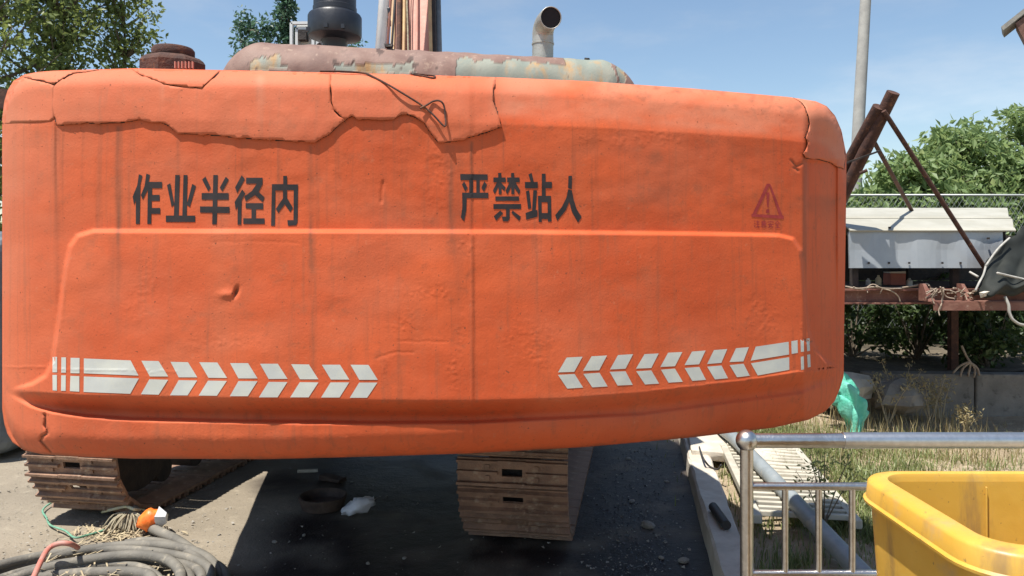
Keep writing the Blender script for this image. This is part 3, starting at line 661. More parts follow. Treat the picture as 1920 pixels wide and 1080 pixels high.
# reflective tape chevrons
def z4(*p): return [(80 + x / 6, 650 + y / 6) for x, y in p]
def z5(*p): return [(400 + x / 6, 650 + y / 6) for x, y in p]
def z6(*p): return [(1030 + x / 7.385, 620 + y / 7.385) for x, y in p]
def z7(*p): return [(1280 + x / 6, 620 + y / 6) for x, y in p]
TAPE = [z4((112, 115), (162, 115), (162, 288), (110, 288)), z4((110, 318), (160, 318), (160, 495), (112, 492)), z4((210, 120), (262, 120), (262, 292), (208, 292)), z4((208, 322), (260, 322), (258, 497), (206, 497)),
        z4((314, 125), (415, 127), (414, 300), (312, 298)), z4((312, 328), (412, 332), (412, 507), (306, 500)), z4((463, 132), (990, 155), (1078, 325), (463, 300)), z4((463, 335), (1082, 357), (985, 530), (460, 510)),
        z4((1110, 158), (1305, 162), (1412, 335), (1205, 335)), z4((1200, 367), (1412, 372), (1305, 540), (1105, 535)), z4((1438, 170), (1635, 175), (1740, 345), (1530, 345)), z4((1530, 377), (1738, 380), (1630, 548), (1432, 547)),
        z4((1762, 175), (1965, 178), (2075, 352), (1865, 350)), z4((1860, 382), (2072, 385), (1960, 552), (1755, 550)),
        z5((188, 185), (390, 185), (498, 357), (282, 357)), z5((282, 388), (497, 388), (388, 557), (185, 557)), z5((525, 192), (725, 192), (835, 362), (622, 364)), z5((622, 396), (833, 398), (722, 570), (512, 570)),
        z5((875, 197), (1075, 200), (1182, 367), (975, 367)), z5((972, 400), (1182, 402), (1072, 570), (865, 570)), z5((1220, 203), (1425, 203), (1530, 370), (1322, 370)), z5((1318, 402), (1528, 402), (1420, 572), (1212, 572)),
        z5((1543, 203), (1745, 205), (1850, 373), (1642, 373)), z5((1640, 404), (1845, 404), (1730, 575), (1535, 575)),
        z6((240, 372), (460, 360), (345, 570), (120, 577)), z6((120, 612), (350, 600), (468, 788), (248, 802)), z6((585, 355), (800, 343), (690, 548), (465, 557)), z6((470, 598), (695, 583), (808, 772), (595, 785)),
        z6((950, 338), (1160, 325), (1055, 527), (840, 537)), z6((835, 570), (1055, 562), (1155, 750), (945, 760)), z6((1318, 325), (1515, 315), (1412, 517), (1200, 525)), z6((1203, 563), (1412, 550), (1520, 733), (1325, 745)),
        z6((1645, 305), (1842, 295), (1740, 492), (1537, 502)), z6((1545, 540), (1740, 525), (1848, 708), (1650, 720)),
        z7((105, 235), (258, 223), (185, 378), (20, 388)), z7((22, 420), (187, 408), (262, 553), (108, 565)), z7((352, 218), (502, 207), (435, 362), (275, 375)), z7((275, 405), (437, 392), (510, 535), (362, 548)),
        z7((600, 197), (745, 185), (683, 345), (527, 353)), z7((528, 387), (685, 372), (755, 507), (612, 524)), z7((822, 180), (1192, 125), (1197, 268), (765, 337)), z7((768, 367), (1198, 298), (1200, 440), (845, 504)),
        z7((1222, 118), (1292, 107), (1296, 250), (1226, 262)), z7((1325, 102), (1362, 98), (1365, 235), (1330, 240)), z7((1393, 90), (1428, 85), (1432, 226), (1400, 232)), z7((1328, 294), (1362, 288), (1366, 434), (1332, 442)), z7((1400, 272), (1434, 265), (1440, 406), (1408, 415))]
for q in TAPE: decal([q], 'reflective_tape', M['white_tape'], 0.0011, 4)

# upper frame behind the counterweight, turntable, undercarriage
o = MB()
cb = Vector((-0.42, 3.1, 0))
def body(x, y, z): return cb + rb * x + fb * y + Vector((0, 0, z))
RB = Matrix((rb, fb, Vector((0, 0, 1)))).transposed()
MB().box(body(0.08, 2.0, 1.12), (2.58, 3.2, 0.28), RB).build('revolving_frame', M['dark'], ex, EX)
MB().box(body(-0.55, 1.35, 1.72), (1.24, 1.9, 0.9), RB).build('side_housing', M['boom'], ex, EX, bevel=0.04)
MB().box(body(0.08, 0.33, 1.55), (2.5, 0.8, 1.1), RB).build('rear_deck', M['dark'], ex, EX)  # unseen box added to stop light leaking behind the counterweight
MB().box(body(1.05, 2.5, 1.9), (1.1, 1.6, 1.28), RB).build('side_locker', M['boom'], ex, EX, bevel=0.04)  # unseen box added to shade the ground by the kerb
MB().box(body(0.90, 1.75, 1.76), (0.94, 2.7, 1.0), RB).build('pump_housing', M['boom'], ex, EX, bevel=0.04)  # unseen housing, enlarged so its shadow reaches towards the kerb
MB().box(body(-0.6, 3.0, 1.85), (0.95, 1.3, 1.2), RB).build('cab', M['greybox'], ex, EX, bevel=0.06)
uc = Vector((-1.28, 4.13, 0))           # midway between the rear ends of both tracks
def und(x, y, z): return uc + ru * x + fu * y + Vector((0, 0, z))
RU = Matrix((ru, fu, Vector((0, 0, 1)))).transposed()
MB().lathe([(0.62, 0.72), (0.66, 0.74), (0.66, 0.96), (0.6, 0.98)], und(0, 1.7, 0), 40).build('turntable', M['dark'], ex, EX)
MB().box(und(0, 1.7, 0.58), (1.9, 1.1, 0.28), RU).build('undercarriage_frame', M['dark'], ex, EX, bevel=0.03)

SHW, PIT = 0.585, 0.150
def shoe_mesh():
    s = MB(); hw = SHW / 2; pl = PIT * 0.98
    # plate with a central slot: four pieces that butt
    s.box((-0.5 * (hw + 0.055), 0, 0.008), (hw - 0.055, pl, 0.016)); s.box((0.5 * (hw + 0.055), 0, 0.008), (hw - 0.055, pl, 0.016))
    s.box((0, -0.5 * (pl / 2 + 0.020), 0.008), (0.11, pl / 2 - 0.020, 0.016)); s.box((0, 0.5 * (pl / 2 + 0.020), 0.008), (0.11, pl / 2 - 0.020, 0.016))
    for y, h in ((-0.058, 0.034), (0.0, 0.024), (0.058, 0.030)):
        for x0, x1 in ((-hw, -0.075), (0.075, hw)):
            s.bar((x0, y, 0.016 + h / 2), (x1, y, 0.016 + h / 2), 0.014, h)
        if y: s.bar((-0.0745, y, 0.016 + h / 2), (0.0745, y, 0.016 + h / 2), 0.020, h * 0.9)
    for x in (-0.13, 0.13):
        for y in (-0.029, 0.029): s.box((x, y, 0.021), (0.022, 0.022, 0.010))
    me = bpy.data.meshes.new('track_shoe'); me.from_pydata([tuple(p) for p in s.v], [], s.f); me.materials.append(M['track']); return me
SM_ = shoe_mesh()
R_, L_ = 0.415, 2.75
per = 2 * math.pi * R_ + 2 * L_; ns = int(round(per / PIT)); st_ = per / ns
def trackpt(s):
    """position on the loop and outward angle: rear wheel centre at y=R, z=R"""
    s = s % per
    if s < L_: return (R_ + s, 0.05, -math.pi / 2)
    s -= L_
    if s < math.pi * R_:
        a = -math.pi / 2 + s / R_; return (R_ + L_ + R_ * math.cos(a), 0.05 + R_ + R_ * math.sin(a), a)
    s -= math.pi * R_
    if s < L_: return (R_ + L_ - s, 0.05 + 2 * R_, math.pi / 2)
    s -= L_; a = math.pi / 2 + s / R_
    return (R_ + R_ * math.cos(a), 0.05 + R_ + R_ * math.sin(a), a)
for sx, ph in ((-1.30, 0.03), (1.30, 0.10)):
    fr = MB().box(und(sx, R_ + L_ / 2, 0.46), (0.26, L_ + 0.2, 0.34), RU)
    tk = fr.build('track', M['dark'], ex, EX, bevel=0.02)
    for yy in (R_, R_ + L_):
        a = und(sx - 0.14, yy, 0.05 + R_); b_ = und(sx + 0.14, yy, 0.05 + R_); MB().tube([a, b_], R_ - 0.07, 28).build('drive_wheel', M['dark'], tk, EX)
    for q in range(7):
        yy = R_ + 0.25 + q * (L_ - 0.5) / 6; MB().tube([und(sx - 0.13, yy, 0.18), und(sx + 0.13, yy, 0.18)], 0.085, 16).build('roller', M['dark'], tk, EX)
    for i in range(ns):
        y, z, a = trackpt(i * st_ + ph)
        out = fu * math.cos(a) + Vector((0, 0, 1)) * math.sin(a); tan = ru.cross(out) * -1
        q = bpy.data.objects.new('track_shoe', SM_); C.objects.link(q); q.parent = tk
        jr = random.uniform(-0.02, 0.02)
        rot = Matrix((ru, tan, out)).transposed()
        q.location = und(sx, y, z) - EX; q.rotation_euler = (rot @ Matrix.Rotation(jr, 3, 'X')).to_euler()

# engine hood: long rounded cover with flaking paint
TH = np.linspace(0, 1, 34); us_ = np.linspace(0, 1, 321)
a0 = Vector((-1.355, 3.36, 0)); a1 = Vector((0.675, 3.69, 0)); hl = (a1 - a0).length; hd = (a1 - a0).normalized(); hf = Vector((-hd.y, hd.x, 0))
prof = []                                            # depth, height of the cross-section
for q in np.linspace(0, 1, 12): prof.append((0.0, -0.55 + 0.37 * q))
for q in np.linspace(0, math.pi / 2, 18)[1:]: prof.append((0.18 - 0.18 * math.cos(q), -0.18 + 0.18 * math.sin(q)))
for q in np.linspace(0.18, 0.9, 10)[1:]: prof.append((q, 0.0))
for q in np.linspace(0, math.pi / 2, 10)[1:]: prof.append((0.9 + 0.15 * math.sin(q), -0.15 + 0.15 * math.cos(q)))
prof.append((1.05, -0.55))
Vh, hp = [], []
for u in us_:
    x = u * hl; rr = 0.22; d0 = min(x, hl - x)
    if d0 < rr: k_ = math.sqrt(max(0, 1 - (1 - d0 / rr) ** 2))
    else: k_ = 1
    for dp, hz in prof:
        zz = 2.615 - 0.012 * u + (hz if hz < -0.22 else hz + (-(1 - k_) * 0.22) * (1 + hz / 0.22))
        dd = dp + (1 - k_) * 0.15 * (1 - dp / 1.05 * 2)
        p = a0 + hd * x + hf * dd; dent = 0.006 * float(vnoise(np.array(u * 30), np.array(hz * 9 + dp * 5), 5))
        Vh.append((p.x, p.y - dent * 2, zz + dent))
Vh = np.array(Vh); np_ = len(prof)
hpx = 960 + Vh[:, 0] / Vh[:, 1] * F; hpy = HY - (Vh[:, 2] - H) / Vh[:, 1] * F
jx = hpx + 12 * fbm(hpx / 14, hpy / 14, 91, 3); jy = hpy + 10 * fbm(hpx / 14 + 40, hpy / 14, 94, 3)
top = np.interp(hpx, [388, 450, 1100, 1195], [95, 85, 112, 140])
peel = (jx < 850).astype(float)
for poly in ([(474, 112), (485, 104), (500, 110), (520, 100), (532, 112), (536, 129), (470, 129)], [(622, 122), (640, 120), (672, 124), (700, 117), (740, 118), (775, 117), (778, 140), (622, 140)]):
    peel[inpoly(jx, jy, poly)] = 0
peel = np.maximum(peel, (jx < 1060) & (jy < top + 9)); peel = np.maximum(peel, (jx > 1172)); peel = np.maximum(peel, np.abs(jx - 1150 - (jy - 120) * 0.4) < 3)
spots_ = np.clip(fbm(hpx / 9, hpy / 9, 97, 3) * 5 - 2.5, 0, 1)
for x, y, r in ((628, 117, 6), (660, 120, 5), (770, 113, 6), (776, 124, 4), (818, 126, 4), (1073, 145, 3), (712, 97, 6)):
    spots_ = np.maximum(spots_, (np.hypot(jx - x, (jy - y) * 1.2) < r).astype(float))
I = np.arange(len(us_) * np_).reshape(len(us_), np_)
Q = np.stack([I[:-1, :-1], I[1:, :-1], I[1:, 1:], I[:-1, 1:]], -1).reshape(-1, 4)
hood = meshnp('engine_hood', Vh - np.array(EX), Q, M['hood'], ex, {'peel': peel, 'grime': spots_})
def hood_top(px, back=0.45):           # a point on the flat top of the hood
    u = (px - 450) / (1100 - 450)
    p = Vector((-1.2, 3.385, 2.612)).lerp(Vector((0.35, 3.64, 2.603)), u); return p + hf * back

# air pre-cleaner
c = at(628, 88, 4.0); c.z = 2.655
pc = MB().lathe([(0.070, 0), (0.078, 0.002), (0.078, 0.03), (0.066, 0.034), (0.064, 0.085), (0.075, 0.10)], c).build('precleaner_neck', M['black_plastic'], ex, EX, 'auto')
MB().lathe([(0.06, 0.095), (0.115, 0.112), (0.138, 0.118), (0.142, 0.128), (0.142, 0.225), (0.136, 0.236), (0.118, 0.240), (0.116, 0.248)], c, 48).build('precleaner_skirt', M['black_plastic'], ex, EX, 'auto')
pbw = MB().lathe([(0.110, 0.244), (0.1155, 0.250), (0.1155, 0.275), (0.112, 0.278), (0.112, 0.52), (0.10, 0.56), (0.04, 0.59)], c, 48).build('precleaner_bowl', M['black_plastic'], ex, EX, 'auto')
lb = MB()
for a_, z0, wd, hh in ((-112, 0.318, 0.055, 0.006), (-112, 0.338, 0.055, 0.006), (-121, 0.328, 0.012, 0.02), (-103, 0.328, 0.012, 0.02), (-116, 0.352, 0.016, 0.012), (-110, 0.356, 0.012, 0.012)):
    for q in range(4):
        aa = math.radians(a_) + (q - 1.5) / 4 * wd / 0.113; p = c + Vector((0.1128 * math.cos(aa), 0.1128 * math.sin(aa), z0))
        lb.bar(p - Vector((-math.sin(aa), math.cos(aa), 0)) * wd / 8, p + Vector((-math.sin(aa), math.cos(aa), 0)) * wd / 8, 0.002, hh)
lb.build('printed_mark', M['white_print'], pbw, EX)
cl = MB()
for a_ in (-95, -60, -150):
    aa = math.radians(a_); p = c + Vector((0.142 * math.cos(aa), 0.142 * math.sin(aa), 0.14)); cl.box(p, (0.02, 0.02, 0.022))
cl.build('clip', M['black_plastic'], ex, EX)
# exhaust stack
b0 = at(1017, 110, 3.95); b0.z = 2.55
pts = [b0, at(1018, 80, 3.95), at(1018, 62, 3.945), at(1021, 48, 3.92), at(1027, 38, 3.87), at(1033, 33, 3.80)]
pts = spline(pts, 6)
stk = MB().tube(pts, 0.056, 24, caps=False).build('exhaust_pipe', M['pipe_grey'], ex, EX, True)
sm = stk.modifiers.new('wall', 'SOLIDIFY'); sm.thickness = 0.004; sm.offset = -1
MB().tube([pts[0], pts[-7]], 0.03, 12).build('exhaust_bore', M['soot'], stk, EX) if False else None
d_ = (pts[-1] - pts[-2]).normalized()
MB().tube(pts[6:-1], 0.051, 20).build('sooty_lining', M['soot'], stk, EX)
MB().tube([at(1018, 84, 3.95), at(1018, 81.5, 3.95)], 0.0595, 24).build('pipe_joint', M['pipe_grey'], stk, EX, 'auto')
# rusty breather cap behind the left end of the counterweight
c = at(325, 126, 2.98); c.z = at(325, 122, 2.98).z
MB().lathe([(0.128, -0.25), (0.128, 0.0), (0.120, 0.012), (0.112, 0.018), (0.104, 0.024), (0.08, 0.03)], c, 8).build('breather_base', M['rust'], ex, EX)
br = MB().lathe([(0.076, 0.024), (0.080, 0.030), (0.080, 0.058), (0.074, 0.066), (0.05, 0.070)], c, 32).build('breather_cap', M['rust'], ex, EX, 'auto')
fn = MB()
for i in range(6):
    p = at(329 + i * 6.5, 122, 2.985 - 0.128); fn.box(p + Vector((0, 0.0, 0)), (0.004, 0.012, 0.026))
fn.build('fin', M['boom'], ex, EX)
# pale grey framed box
p0 = at(548, 45, 4.6); p1 = at(606, 92, 4.6)
bc = (p0 + p1) / 2; bw, bh = p1.x - p0.x, p0.z - p1.z
bx = MB().box(bc + Vector((0.02, 0.1, -0.1)), (bw, 0.16, bh + 0.2)).build('lamp_housing', M['greybox'], ex, EX, bevel=0.006)
fr = MB()
for k_, q in ((0, 0.0), (1, 0.030)):
    x0, x1, z1_, z0_ = p0.x + q, p1.x - q - 0.03, p0.z - q, p1.z - 0.2
    yy = bc.y - 0.012 * (k_ == 0)
    fr.bar((x0, yy, z0_), (x0, yy, z1_), 0.016, 0.03, (0, 1, 0)); fr.bar((x1, yy, z0_), (x1, yy, z1_), 0.016, 0.03, (0, 1, 0)); fr.bar((x0, yy, z1_), (x1, yy, z1_), 0.03, 0.016)
fr.build('frame', M['white_print'], bx, EX)
MB().box((p0.x + 0.07, bc.y - 0.004, p1.z + 0.08), (0.05, 0.06, 0.06)).build('vent_slot', M['dark'], bx, EX)

# boom going up and away, hoses, arm cylinder
bA = at(772, 130, 5.3); bA.z = 2.0
dirb = Vector((-0.055, 0.42, 1.0)).normalized()
def onb(x, d, s): return bA + Vector((x, d, 0)) + dirb * s
bm = MB(); w0, w1 = 0.165, 0.135
v8 = []
for s, wd in ((-0.4, w0), (4.5, w1)):
    for x, d in ((-wd, 0), (wd, 0), (wd, 0.34), (-wd, 0.34)): v8.append(onb(x, d, s))
bm.add(v8, [(0, 1, 5, 4), (1, 2, 6, 5), (2, 3, 7, 6), (3, 0, 4, 7), (3, 2, 1, 0), (4, 5, 6, 7)])
boom = bm.build('boom', M['boom'], ex, EX, bevel=0.01)
fl = MB().bar(onb(-0.16, -0.012, -0.4), onb(-0.133, -0.012, 4.5), 0.03, 0.02, (0, 1, 0)); fl.bar(onb(0.158, -0.012, -0.4), onb(0.128, -0.012, 4.5), 0.026, 0.02, (0, 1, 0))
fl.build('flange', M['hose_y'], boom, EX)
for x, r, mm, wig in ((-0.105, 0.020, 'rust', 0), (-0.066, 0.013, 'hose_y', 0.004), (-0.036, 0.007, 'rope', 0.010), (0.004, 0.004, 'rust', 0.010), (0.045, 0.009, 'boom', 0.003)):
    pts = [onb(x * (1 - 0.04 * s) + wig * math.sin(s * 3 + x * 50), -0.03, s) for s in np.linspace(-0.3, 4.4, 22)]
    MB().tube(pts, r, 10).build('hose', M[mm], boom, EX, True)
MB().tube([onb(0.205, 0.12, -0.4), onb(0.18, 0.12, 4.5)], 0.028, 12).build('boom_edge_pipe', M['tank'], boom, EX, True)
MB().bar(onb(0.180, 0.06, -0.4), onb(0.155, 0.06, 4.5), 0.03, 0.10, (0, 1, 0)).build('side_plate', M['dark'], boom, EX)
ca = at(712, 110, 5.15)
def onc(x, s): return ca + Vector((x, 0, 0)) + Vector((0.0, 0.36, 1.0)).normalized() * s
MB().tube([onc(0, -0.6), onc(0, 4.5)], 0.036, 20).build('cylinder_rod', M['chrome'], ex, EX, True)
MB().tube([onc(0.048, -0.6), onc(0.048, 4.5)], 0.010, 10).build('hose', M['boom'], ex, EX, True)
MB().tube([onc(0.075, -0.6), onc(0.080, 0.6), onc(0.072, 2)], 0.008, 10).build('hose', M['hose_b'], ex, EX, True)
cbx = MB()
for py_ in (22, 42): cbx.box(at(726, py_, 5.3), (0.05, 0.06, 0.045))
cbx.build('clamp', M['black_plastic'], ex, EX, bevel=0.006)
hb = MB()
for _ in range(9):
    px_ = random.choice([712, 1046, 1058, 1075, 1082, 1110, 1125, 575, 640]); MB().box(hood_top(px_, random.uniform(0.1, 0.3)) + Vector((0, 0, 0.004)), (random.uniform(0.015, 0.05), 0.03, 0.012), jit=0.004).build('paint_flake', M['dark'], ex, EX)


# rusty wire lying on the counterweight
def onskin(px, py, lift): 
    Y = float(depth(np.array(float(px)), np.array(float(py)))) - lift
    return Vector((ray(np.array(float(px)), np.array(float(py)), np.array(Y))))
WR = [(600, 133.5), (640, 134), (681, 137), (700, 144), (730, 160), (760, 178), (790, 197), (812, 215), (834, 237), (834.5, 215), (832, 197), (824, 189), (812, 190), (800, 197), (788, 203)]
wpts = spline([onskin(x, y, 0.015 + 0.004 * (i % 3)) for i, (x, y) in enumerate(WR)], 5)
wire = MB().tube(wpts, 0.0034, 6).build('rusty_wire', M['rust']); tag(wire, 'thin rusty wire with a bent loop lying over the top edge of the orange counterweight', 'wire')
WR2 = [(770, 138.5), (790, 142), (812, 146), (815, 142.5), (800, 140.5), (775, 138)]
wire2 = MB().tube(spline([onskin(x, y, 0.014) for x, y in WR2], 5), 0.0028, 6).build('rusty_wire', M['rust']); tag(wire2, 'short rusty wire hairpin on the top edge of the counterweight below the hood', 'wire')

# ------------------------------------------------------------------ handrail
hr = empty('handrail', at(1400, 900, 2.5) * 1, 'polished stainless steel handrail with round ball cap and vertical bars', 'handrail')
HO = Vector((at(1400, 900, 2.5).x, 2.5, 0)); hr.location = HO
pX = HO.x; zt = at(1400, 826, 2.5).z; zm = at(1400, 912, 2.5).z; zb = at(1400, 1076, 2.5).z
xe = pX + 1.9
ps = MB().tube([(pX, 2.5, 0.02), (pX, 2.5, zt - 0.005)], 0.0215, 24).build('post', M['inox'], hr, HO, 'auto')
ps2 = MB().tube([(xe, 2.5, 0.02), (xe, 2.5, zt - 0.005)], 0.0215, 24).build('post', M['inox'], hr, HO, 'auto')
ball = MB().lathe([(0.036 * math.sin(a), -0.036 * math.cos(a)) for a in np.linspace(0.05, math.pi - 0.05, 16)], (pX, 2.5, zt), 28).build('ball_cap', M['inox'], hr, HO, True)
MB().tube([(pX, 2.5, zt), (xe, 2.5, zt)], 0.0245, 28).build('top_rail', M['inox'], hr, HO, 'auto')
xs_ = at(1580, 800, 2.5).x
MB().tube([(xs_, 2.5, zt + 0.0005), (xe, 2.5, zt + 0.0005)], 0.0270, 28).build('rail_sleeve', M['inox2'], hr, HO, 'auto')
MB().tube([(pX, 2.5, zm), (xe, 2.5, zm)], 0.0132, 18).build('middle_rail', M['inox'], hr, HO, 'auto')
MB().tube([(pX, 2.5, zb), (xe, 2.5, zb)], 0.0132, 18).build('bottom_rail', M['inox'], hr, HO, 'auto')
x = at(1472, 900, 2.5).x
while x < xe - 0.05:
    MB().tube([(x, 2.5, zb), (x, 2.5, zm)], 0.0105, 16).build('baluster', M['inox'], hr, HO, 'auto'); x += 0.1125

# ------------------------------------------------------------------ yellow wheeled bin
BO = Vector((1.17, 1.62, 0)); bn = empty('waste_bin', BO, 'open yellow plastic waste bin with wide rim in front of the steel handrail', 'bin')
def ringpts(x0, x1, y0, y1, r, z, n_=9, tilt=None):
    out = []
    for cx, cy, a0_ in ((x1 - r, y1 - r, 0), (x0 + r, y1 - r, 90), (x0 + r, y0 + r, 180), (x1 - r, y0 + r, 270)):
        for q in range(n_):
            a = math.radians(a0_ + 90 * q / (n_ - 1)); out.append(Vector((cx + r * math.cos(a), cy + r * math.sin(a), z)))
    return out
def loft(rings, close=True, cap0=False, cap1=False):
    s = MB(); n_ = len(rings[0]); v = [p for r in rings for p in r]; f = []
    for i in range(len(rings) - 1):
        for k_ in range(n_):
            l = (k_ + 1) % n_; f.append((i * n_ + k_, i * n_ + l, (i + 1) * n_ + l, (i + 1) * n_ + k_))
    if cap0: f.append(tuple(range(n_))[::-1])
    if cap1: f.append(tuple((len(rings) - 1) * n_ + k_ for k_ in range(n_)))
    return s.add(v, f)
rx0, rx1, ry0, ry1, zt_ = 0.858, 1.470, 1.345, 1.905, 1.060
def rg(i, r, z): return ringpts(rx0 + i, rx1 - i, ry0 + i, ry1 - i, max(r - i, 0.03), z)
loft([rg(0.030, 0.12, 1.002), rg(-0.003, 0.12, 1.002), rg(-0.004, 0.12, 1.008), rg(0.002, 0.12, 1.013), rg(0.005, 0.12, 1.046), rg(0.009, 0.12, 1.052), rg(0.017, 0.12, 1.055), rg(0.045, 0.12, 1.060), rg(0.050, 0.12, 1.058), rg(0.053, 0.12, 1.050), rg(0.055, 0.12, 1.0)]).build('rim', M['yellow'], bn, BO, 'auto')
def tp(i, z): # body wall, tapering
    k_ = (1.0 - z) / 0.96; return ringpts(rx0 + i + 0.06 * k_, rx1 - i - 0.06 * k_, ry0 + i + 0.10 * k_, ry1 - i - 0.03 * k_, 0.075 - 0.3 * (i - 0.04), z)
loft([tp(0.020, z) for z in (1.001, 0.90, 0.72, 0.5, 0.3, 0.06)], cap1=True).build('body', M['yellow'], bn, BO, 'auto')
s_ = loft([tp(0.058, z) for z in (1.04, 0.995, 0.9, 0.72, 0.5, 0.3, 0.1)], cap1=True); s_.f = [q[::-1] for q in s_.f]
s_.build('inner_lining', M['yellow'], bn, BO, 'auto')
rb_ = MB()
rb_.bar((1.172, ry1 - 0.064, 1.03), (1.165, ry1 - 0.083, 0.35), 0.004, 0.006, (0, 1, 0))
rb_.build('inner_rib', M['yellow'], bn, BO, bevel=0.003)
cr = MB()
for xx, yy in ((rx0 + 0.036, 1.78), (rx0 + 0.036, 1.66)): cr.lathe([(0.012, 0), (0.010, 0.006), (0.002, 0.008)], (xx, yy, 0.9), 12)
# rim lugs at the near side
lg = MB()
for xx in (0.985, 1.02):
    lg.tube([(xx, ry0 - 0.03, 1.015), (xx, ry0 + 0.005, 1.03)], 0.018, 14)
lg.tube([(0.955, ry0 - 0.028, 1.012), (1.36, ry0 - 0.028, 1.012)], 0.013, 14)
lg.build('handle_bar', M['yellow'], bn, BO, True)
wl = MB()
for xx in (rx0 + 0.07, rx1 - 0.07): wl.tube([(xx - 0.02, ry0 + 0.12, 0.1), (xx + 0.02, ry0 + 0.12, 0.1)], 0.1, 24)
wl.build('wheel', M['rubber'], bn, BO, 'auto')

# ------------------------------------------------------------------ ground clutter, right
dk = Vector((0.16, 0.987, 0)).normalized(); rk = Vector((dk.y, -dk.x, 0))
GO = Vector((1.36, 4.15, 0)); gt = empty('plastic_grating', GO, 'dirty white plastic floor grating lying beside the concrete kerb', 'grating')
def ong(x, y, z): return GO + rk * x + dk * y + Vector((0, 0, z))
RG = Matrix((rk, dk, Vector((0, 0, 1)))).transposed()
for x in (0.0, 0.52): MB().box(ong(x, 0.75, 0.15), (0.05, 1.6, 0.05), RG).build('side_bar', M['white_plastic'], gt, GO, bevel=0.006)
MB().box(ong(0.26, 0.75, 0.135), (0.03, 1.6, 0.03), RG).build('middle_bar', M['white_plastic'], gt, GO, bevel=0.004)
for i in range(19):
    o = MB().box(ong(0.26 + random.uniform(-.003, .003), 0.02 + i * 0.083, 0.166 + random.uniform(-.003, .003)), (0.468, 0.030, 0.030), RG).build('slat', M['white_plastic'], gt, GO, bevel=0.004)
for (px_, py_, sx, sy, rz, lab) in ((1475, 878, 0.34, 0.75, -0.12, 'pale concrete slab lying right of the white plastic grating'), (1330, 835, 0.30, 0.6, -0.16, 'pale concrete slab between kerb and the far end of the grating')):
    p = onz(px_, py_, 0.14); p.z = 0.14
    sb = MB().box((0, 0, 0), (sx, sy, 0.06), jit=0.012).build('concrete_slab', M['slab'], None, bevel=0.008); sb.location = p; sb.rotation_euler = (0.02, 0.05, rz); tag(sb, lab, 'slab')
pp = MB().tube([Vector((1.70, 6.3, 0.19)), Vector((1.665, 5.6, 0.235)), Vector((1.62, 4.6, 0.215)), Vector((1.585, 3.45, 0.165)), Vector((1.57, 2.95, 0.15))], 0.047, 20).build('plastic_pipe', M['grey_pipe'], smooth_='auto'); tag(pp, 'long straight grey plastic pipe lying across the grating into the grass', 'pipe')
p2 = MB().tube([onz(1337, 950, 0.17), onz(1362, 985, 0.165)], 0.026, 14, caps=True).build('pipe_offcut', M['hose_b'], smooth_='auto'); tag(p2, 'short black pipe offcut lying beside the kerb', 'pipe')
cb_ = MB().tube(spline([onz(1310, 835, .16), onz(1318, 858, .2), onz(1330, 874, .15), onz(1345, 880, .15), onz(1352, 872, .2)], 6), 0.007, 8).build('loose_cable', M['hose_b'], smooth_=True); tag(cb_, 'thin black cable loop beside the kerb at the grating', 'cable')

def rock(name, p, r, m, seed, flat=0.7):
    rg_ = random.Random(seed); s = MB(); n_ = 9
    rings = []
    for i, ph in enumerate(np.linspace(-1.35, 1.35, 6)):
        rings.append([Vector((r * math.cos(ph) * math.cos(a) * rg_.uniform(.75, 1.15), r * math.cos(ph) * math.sin(a) * rg_.uniform(.75, 1.1), r * flat * math.sin(ph) * rg_.uniform(.85, 1.1))) for a in np.linspace(0, 2 * math.pi, n_, endpoint=False)])
    o = loft(rings, cap0=True, cap1=True).build(name, m); o.location = p; return o
# boulder in the bank, lit stone
o = rock('boulder', Vector((3.42, 6.62, 0.36)), 0.27, M['block'], 5, 0.62); o.rotation_euler.z = 0.4; tag(o, 'grey boulder at the sunlit end of the concrete wall behind dry weeds', 'boulder')
o = rock('boulder', Vector((3.05, 6.75, 0.42)), 0.25, M['slab'], 8, 0.5); tag(o, 'pale broken rock beside the teal cloth at the end of the wall', 'boulder')
# retaining wall of concrete blocks
WO = Vector((4.6, 6.98, 0)); rw = empty('retaining_wall', WO, 'low grey concrete block wall in the shade below the metal canopy', 'wall')
x = 3.30
wi = 0
while x < 9:
    L = (0.98, 1.25, 0.55, 1.15, 0.9)[wi % 5]; z = 0.27
    MB().box((x + L / 2, 6.98 + random.uniform(-.012, .012), 0.25), (L - 0.018, 0.2, 0.52 + random.uniform(-.015, .015)), jit=0.008).build('concrete_block', M['block'], rw, WO, bevel=0.015)
    x += L; wi += 1
MB().box((6.1, 7.02, 0.24), (5.6, 0.14, 0.46)).build('mortar_core', M['block'], rw, WO)

# teal netting bundle
s = MB(); n_ = 44
rings = []
for i, zz in enumerate(np.linspace(0, 1, 22)):
    c = Vector((2.80 + 0.07 * (1 - zz) + 0.03 * math.sin(zz * 5), 6.35 - 0.10 * (1 - zz), 0.09 + 0.50 * zz)); R0 = (0.045 + 0.080 * smooth(zz * 1.5)) * (1 - max(0, zz - 0.8) * 2.6)
    rings.append([c + Vector((R0 * math.cos(a) * (1 + 0.24 * math.sin(3 * a + i * 0.35) + 0.24 * math.sin(8 * a - 0.45 * i) + 0.12 * math.sin(15 * a + 0.8 * i)), R0 * 0.8 * math.sin(a) * (1 + 0.2 * math.sin(4 * a + i * 0.4) + 0.2 * math.sin(9 * a - 0.4 * i)), 0.03 * math.sin(5 * a + i * 0.5))) for a in np.linspace(0, 2 * math.pi, n_, endpoint=False)])
o = loft(rings, cap0=True, cap1=True).build('teal_netting', M['teal'], smooth_=True); tag(o, 'crumpled teal green netting hanging off the bank beside the counterweight', 'netting')
